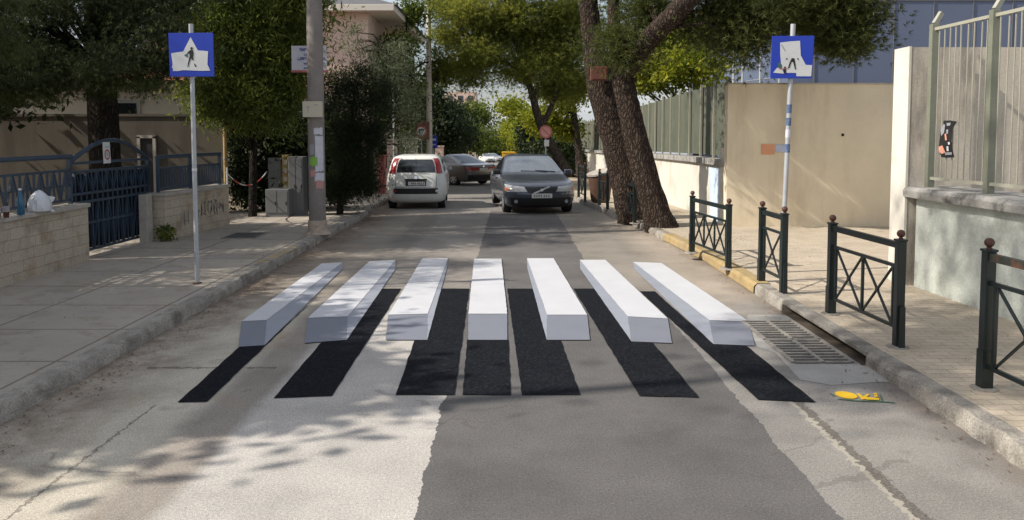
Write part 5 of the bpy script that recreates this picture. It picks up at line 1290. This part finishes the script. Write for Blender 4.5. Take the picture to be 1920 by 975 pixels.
b = MB(); b.box((.02, -1.828, .755), (.46, .01, .10)); pl = b.build('number_plate', M['plate'], po, world=False)
b = MB(); random.seed(9)
for k in range(7): b.box((-.12 + k * .052 + (.02 if k > 2 else 0), -1.834, .755), (.016, .003, .06)); b.box((-.112 + k * .052 + (.02 if k > 2 else 0), -1.834, .755 + random.choice((-.024, 0, .024))), (.034, .0025, .014))
b.build('plate_characters', M['platetext'], pl, world=False)
b = MB(); b.box((0, -1.80, .865), (.62, .035, .035)); b.build('tailgate_handle', M['trim'], ft, world=False)
b = MB(); b.disc((0, -1.795, .92), .045, (0, -1, .1), 18, .012); b.build('badge', M['chrome'], ft, world=False)
for (x, m, nm) in ((-.58, 'lamp_red', 'reflector'), (.58, 'lamp_clear', 'reverse_lamp')):
    b = MB(); b.disc((x, -1.80 + .005, .54), .045, (.0, -1, 0), 14, .03); b.build(nm, M[m], ft, world=False)
for sg in (-1, 1):
    b = MB(); b.tube([(sg * .60, -.1, 1.555), (sg * .60, -1.3, 1.56)], .018, 6); b.build('roof_rail', M['trim'], ft, world=False)
    b = MB(); b.box((sg * .90, .62, 1.08), (.17, .09, .15)); mo = b.build('door_mirror', M['trim'], ft, world=False, bevel=.025)
    b = MB(); b.box((sg * .90, .572, 1.08), (.13, .008, .11)); b.build('mirror_glass', M['windscreen'], mo, world=False)
b = MB(); b.tube([(-.45, -1.66, .24), (-.45, -1.80, .23)], .025, 8); b.build('exhaust', M['iron'], ft, world=False)
b = MB(); b.tube([(0, -1.70, 1.46), (.0, -1.71, 1.30)], .006, 5); b.tube([(0, -1.755, 1.08), (.28, -1.75, 1.10)], .008, 5); b.build('wiper', M['trim'], ft, world=False)

# dark saloon
VR = [(.18, 2.02, -2.05, .78, .4, .3), (.26, 2.14, -2.16, .84, .42, .32), (.40, 2.20, -2.21, .87, .42, .34), (.55, 2.21, -2.22, .885, .42, .34), (.66, 2.16, -2.22, .885, .42, .33), (.73, 2.06, -2.20, .88, .42, .32), (.80, 1.86, -2.18, .87, .42, .32), (.86, 1.50, -2.15, .86, .42, .32), (.91, 1.16, -2.10, .85, .4, .32), (.95, .90, -2.05, .84, .3, .32), (.99, .78, -1.92, .82, .28, .3), (1.03, .68, -1.52, .795, .26, .26), (1.20, .30, -1.22, .72, .26, .26), (1.34, -.04, -.95, .65, .26, .26), (1.41, -.24, -.78, .60, .25, .25), (1.44, -.40, -.66, .5, .13, .13), (1.45, -.46, -.60, .4, .07, .07)]
q = Gs(1016, 402)
hd = R(187)
vc = Vector((q.x, q.y, 0)) - Vector((-math.sin(hd), math.cos(hd), 0)) * 2.2
vl = (vc.x, vc.y, zg(vc.y - 1.0))
def saloon(label, loc, rz, paint, full=True, group=None, arches=True):
    spec = [('windscreen', 'windscreen', (1.0, 1.39, -.62, 1.62)), ('rear_window', 'glass', (1.04, 1.37, 3.4, 5.6)),
        ('side_window', 'glass', (1.03, 1.36, 2.08, 2.42)), ('side_window', 'glass', (1.03, 1.36, 2.46, 2.9)), ('side_window', 'glass', (1.03, 1.36, 5.58 + .54, 6.54)), ('side_window', 'glass', (1.03, 1.36, 6.58, 6.92)),
        ('headlight', 'lamp_clear', [(.575, 7.35), (.585, 8.12), (.70, 8.05), (.755, 7.2)]), ('headlight', 'lamp_clear', [(.575, 1.65), (.585, .88), (.70, .95), (.755, 1.8)]),
        ('indicator', 'lamp_amber', (.60, .68, 1.50, 1.8)), ('indicator', 'lamp_amber', (.60, .68, 7.2, 7.5)),
        ('grille', 'trim', [(.545, .16), (.545, .84), (.70, .94), (.70, .06)]), ('intake_bumper_shade', 'trim', (.20, .435, 7.5, 9.5)),  # black intake extended over the bumper to paint in its shade
        ('tail_lamp', 'lamp_red', (.72, .90, 3.4, 4.12)), ('tail_lamp', 'lamp_red', (.72, .90, 4.88, 5.6)), ('bumper_band', 'trim', (.30, .42, 3.5, 5.5))]
    t_, sh = car(label, loc, rz, VR, paint, (1.35, -1.30, .315, .86), spec, group, arches)
    b = MB(); yq = sh.pt(.5, .5).y
    b.box((0, yq + .012, .485), (.50, .016, .11)); pl = b.build('number_plate', M['plate'], t_, world=False)
    b = MB(); random.seed(4)
    for k in range(7): b.box((-.17 + k * .055 + (.02 if k > 2 else 0), yq + .022, .485), (.014, .003, .06)); b.box((-.162 + k * .055 + (.02 if k > 2 else 0), yq + .022, .485 + random.choice((-.024, 0, .024))), (.034, .0025, .012))
    b.build('plate_characters', M['platetext'], pl, world=False)
    b = MB(); b.box((0, sh.pt(.8, 4.5).y - .012, .80), (.48, .014, .10)); b.build('rear_plate', M['plate'], t_, world=False)
    p0, p1 = Vector((.20, sh.pt(.545, .5).y + .022, .545)), Vector((-.20, sh.pt(.70, .5).y + .022, .705))
    b = MB(); b.bar(p0, p1, .036, .03, up=(0, 1, 0)); b.disc((p0 + p1) / 2 + Vector((0, .006, 0)), .036, (0, 1, .1), 16, .012); b  .build('grille_bar', M['signwhite'], t_, world=False)
    for sg in (-1, 1):
        b = MB(); b.box((sg * .94, .60, 1.0), (.20, .11, .13)); b.build('door_mirror', M['trim'] if sg > 0 else M[paint], t_, world=False, bevel=.03)
        b = MB(); b.disc((sg * .62, sh.pt(.36, 0.5).y - .10, .34), .045, (0, 1, 0), 12, .04); b.build('fog_lamp', M['greyprint'], t_, world=False)
        for yy in (-.05, -1.05):
            b = MB(); b.box((sg * .885, yy, .82), (.03, .16, .03)); b.build('door_handle', M[paint], t_, world=False)
    b = MB(); b.tube([L_(sh, 1.0, .85, .015), L_(sh, 1.02, .2, .02)], .008, 5); b.tube([L_(sh, 1.0, 1.1, .015), L_(sh, 1.03, .55, .02)], .008, 5); b.build('wiper', M['trim'], t_, world=False)
    return t_, sh
vt, _ = saloon('dark slate saloon facing the camera on the right side of the street', vl, hd, 'carblue'); vt.scale = (1.04, 1, 1.02)
# graphite coupe, turned into the side street
AR = [(.18, 2.10, -2.05, .80, .4, .28), (.28, 2.25, -2.22, .88, .42, .3), (.45, 2.30, -2.28, .915, .42, .32), (.62, 2.28, -2.29, .925, .42, .32), (.72, 2.15, -2.29, .92, .42, .3), (.80, 1.7, -2.28, .91, .4, .28), (.87, 1.2, -2.26, .90, .4, .26), (.92, .95, -2.22, .88, .3, .25), (.96, .80, -2.0, .85, .3, .3), (1.0, .66, -1.75, .81, .3, .3), (1.15, .22, -1.35, .73, .3, .3), (1.28, -.15, -.98, .65, .3, .3), (1.34, -.38, -.75, .57, .18, .18), (1.365, -.5, -.65, .4, .07, .07)]
q = Gs(893, 347); ha = R(45)
ac = Vector((q.x, q.y, 0)) + Vector((-math.sin(ha), math.cos(ha), 0)) * 2.0
al = (ac.x, ac.y, zg(ac.y - 1))
at_, ash = car('graphite coupe turning into the side street, seen from its rear corner', al, ha, AR, 'cargrey', (1.42, -1.33, .33, .90), [
    ('rear_window', 'glass', (.99, 1.30, 3.6, 5.4)), ('windscreen', 'windscreen', (.99, 1.30, -.4, 1.4)), ('side_window', 'glass', (1.0, 1.27, 2.06, 2.5)), ('side_window', 'glass', (1.0, 1.27, 2.54, 2.95)), ('side_window', 'glass', (1.0, 1.27, 6.06, 6.5)), ('side_window', 'glass', (1.0, 1.27, 6.54, 6.94)),
    ('tail_lamp', 'lamp_red', (.69, .83, 3.35, 4.28)), ('tail_lamp', 'lamp_red', (.69, .83, 4.72, 5.65)), ('rear_bumper', 'trim', (.28, .50, 3.55, 5.45)), ('headlight', 'lamp_clear', (.58, .70, 1.1, 1.8)), ('headlight', 'lamp_clear', (.58, .70, 7.2, 7.9))])
at_.scale = (1.1, 1.1, 1.08)
b = MB(); b.box((0, -2.30, .74), (.46, .014, .10)); b.build('number_plate', M['plate'], at_, world=False)
b = MB(); b.disc((0, -2.285, .86), .04, (0, -1, 0), 14, .012); b.build('badge', M['chrome'], at_, world=False)
for sg in (-1, 1):
    b = MB(); b.box((sg * .98, .55, .98), (.18, .10, .12)); b.build('door_mirror', M['cargrey'], at_, world=False, bevel=.03)
# distant cars
q = Vector((wx(852, 52), 52)); saloon('dark car parked past the side street, only its roof showing behind the coupe', gz(q.x, 52), R(6), 'carblue', arches=False)
q = Gs(912, 303); saloon('white car far down the street, nearer of two', gz(wx(913, 120), 120), R(196), 'carwhite', group='far cars at the end of the street', arches=False)
saloon('silver car far down the street, behind and right of the white one', gz(wx(926, 128), 128), R(214), 'carsilver', group='far cars at the end of the street', arches=False)
# yellow container
q = W(955, 300, 62); t_ = thing('yellow_container', 'yellow container on the right pavement far behind the dark saloon', 'container', gz(wx(956, 80) + .6, 80, .1))
xx = wx(956, 80); zz = zg(80); m_ = MB(); m_.box((xx, 80, zz + .8), (1.5, 1.2, 1.5), top=1.08); m_.build('tub', M['yellowbin'], t_, bevel=.03)
m_ = MB(); m_.box((xx, 80, zz + 1.6), (1.68, 1.4, .1)); m_.build('lid', M['yellowbin'], t_, bevel=.03)
# roadside walls/gates behind white car
for (u, Y, w, h, m, lab) in ((735, 29, .35, 2.0, 'pink', 'pinkish garden gate pillar just left of the white hatchback roof'), (772, 29.5, .4, 2.05, 'cream', 'cream garden pillar behind the white hatchback roof'), (824, 46, .5, 1.9, 'pink', 'pinkish pillar past the side street behind the graphite coupe'), (716, 27, .22, 1.4, 'redfaded', 'faded red post between the dark conifer and the white hatchback')):
    m_ = MB(); m_.box((wx(u, Y), Y, zg(Y) + h / 2), (w, .35, h)); m_.box((wx(u, Y), Y, zg(Y) + h + .035), (w + .08, .43, .066)); tag(m_.build('garden_pillar', M[m], bevel=.01), lab, 'pillar')
# far apartment block seen through the gap
t_ = thing('far_building', 'far pale pinkish building glimpsed over the dark street trees', 'building', gz(-10, 130))
x0, x1, zt = wx(835, 130), wx(892, 130), W(860, 172, 130).z
m_ = MB(); m_.box(((x0 + x1) / 2, 134, (zt - 3) / 2), (x1 - x0, 8, zt + 3)); m_.build('wall', M['pink'], t_)
for k in range(3):
    for z in (zt - 1.2, zt - 3.4):
        f = MB(); f.box((x0 + (k + .5) * (x1 - x0) / 3, 129.985, z), (.9, .05, 1.1)); f.build('window', M['glass'], t_)
m_ = MB(); m_.tube([(x0 + 1.4, 133, zt), (x0 + 1.4, 133, zt + 3)], .08, 6); m_.tube([(x0 + 4, 133, zt), (x0 + 4, 133, zt + 2)], .08, 6); m_.build('antenna', M['galv'], t_)

# ------------------------------------------------------------------ light, sky, camera
EL, AZ = R(40), R(13)     # sun from the left, slightly behind the camera
sd = Vector((-math.cos(EL) * math.cos(AZ), -math.cos(EL) * math.sin(AZ), math.sin(EL)))
li = bpy.data.lights.new('sun', 'SUN'); li.energy = 4.5; li.angle = R(.55); li.color = (1, .93, .82)
lo = bpy.data.objects.new('sun', li); C.objects.link(lo); lo.rotation_euler = sd.to_track_quat('Z', 'Y').to_euler(); lo.location = (-30, 0, 30)
w = bpy.data.worlds.new('World'); S.world = w; w.use_nodes = True; nt = w.node_tree; nt.nodes.clear()
o = nt.nodes.new('ShaderNodeOutputWorld'); bg = nt.nodes.new('ShaderNodeBackground'); sk = nt.nodes.new('ShaderNodeTexSky')
sk.sky_type = 'NISHITA'; sk.sun_disc = False; sk.sun_elevation = EL; sk.sun_rotation = math.atan2(sd.x, sd.y); sk.dust_density = 2.5; sk.air_density = 1.0
bg.inputs[1].default_value = .09
wt = NT(nt); wco = wt.n('ShaderNodeTexCoord').outputs['Generated']
cl_ = wt.noise(wco, 2.6, 6, .6, (1, 1, 2.4)); cm = wt.ramp(cl_, [(.38, .08), (.62, .75)])
wsky = wt.mix(cm, sk.outputs[0], (9.0, 9.3, 9.8))      # thin bright cloud over the sky
nt.links.new(wsky, bg.inputs[0]); nt.links.new(bg.outputs[0], o.inputs[0])
cam = bpy.data.cameras.new('camera'); co_ = bpy.data.objects.new('camera', cam); C.objects.link(co_)
co_.location = (0, 0, CAMZ); co_.rotation_euler = (PI / 2 - PITCH, 0, 0)
cam.sensor_width = 36; cam.sensor_fit = 'HORIZONTAL'; cam.lens = FPX / 1920 * 36
cam.shift_x = (960 - CU) / 1920; cam.shift_y = -(487.5 - CV) / 1920; cam.clip_end = 2000; cam.clip_start = .05
S.camera = co_
S.view_settings.view_transform = 'Standard'; S.view_settings.look = 'None'; S.view_settings.exposure = 0.3; S.view_settings.gamma = 1
S.view_settings.use_curve_mapping = False
S.cycles.max_bounces = 6; S.cycles.transparent_max_bounces = 4
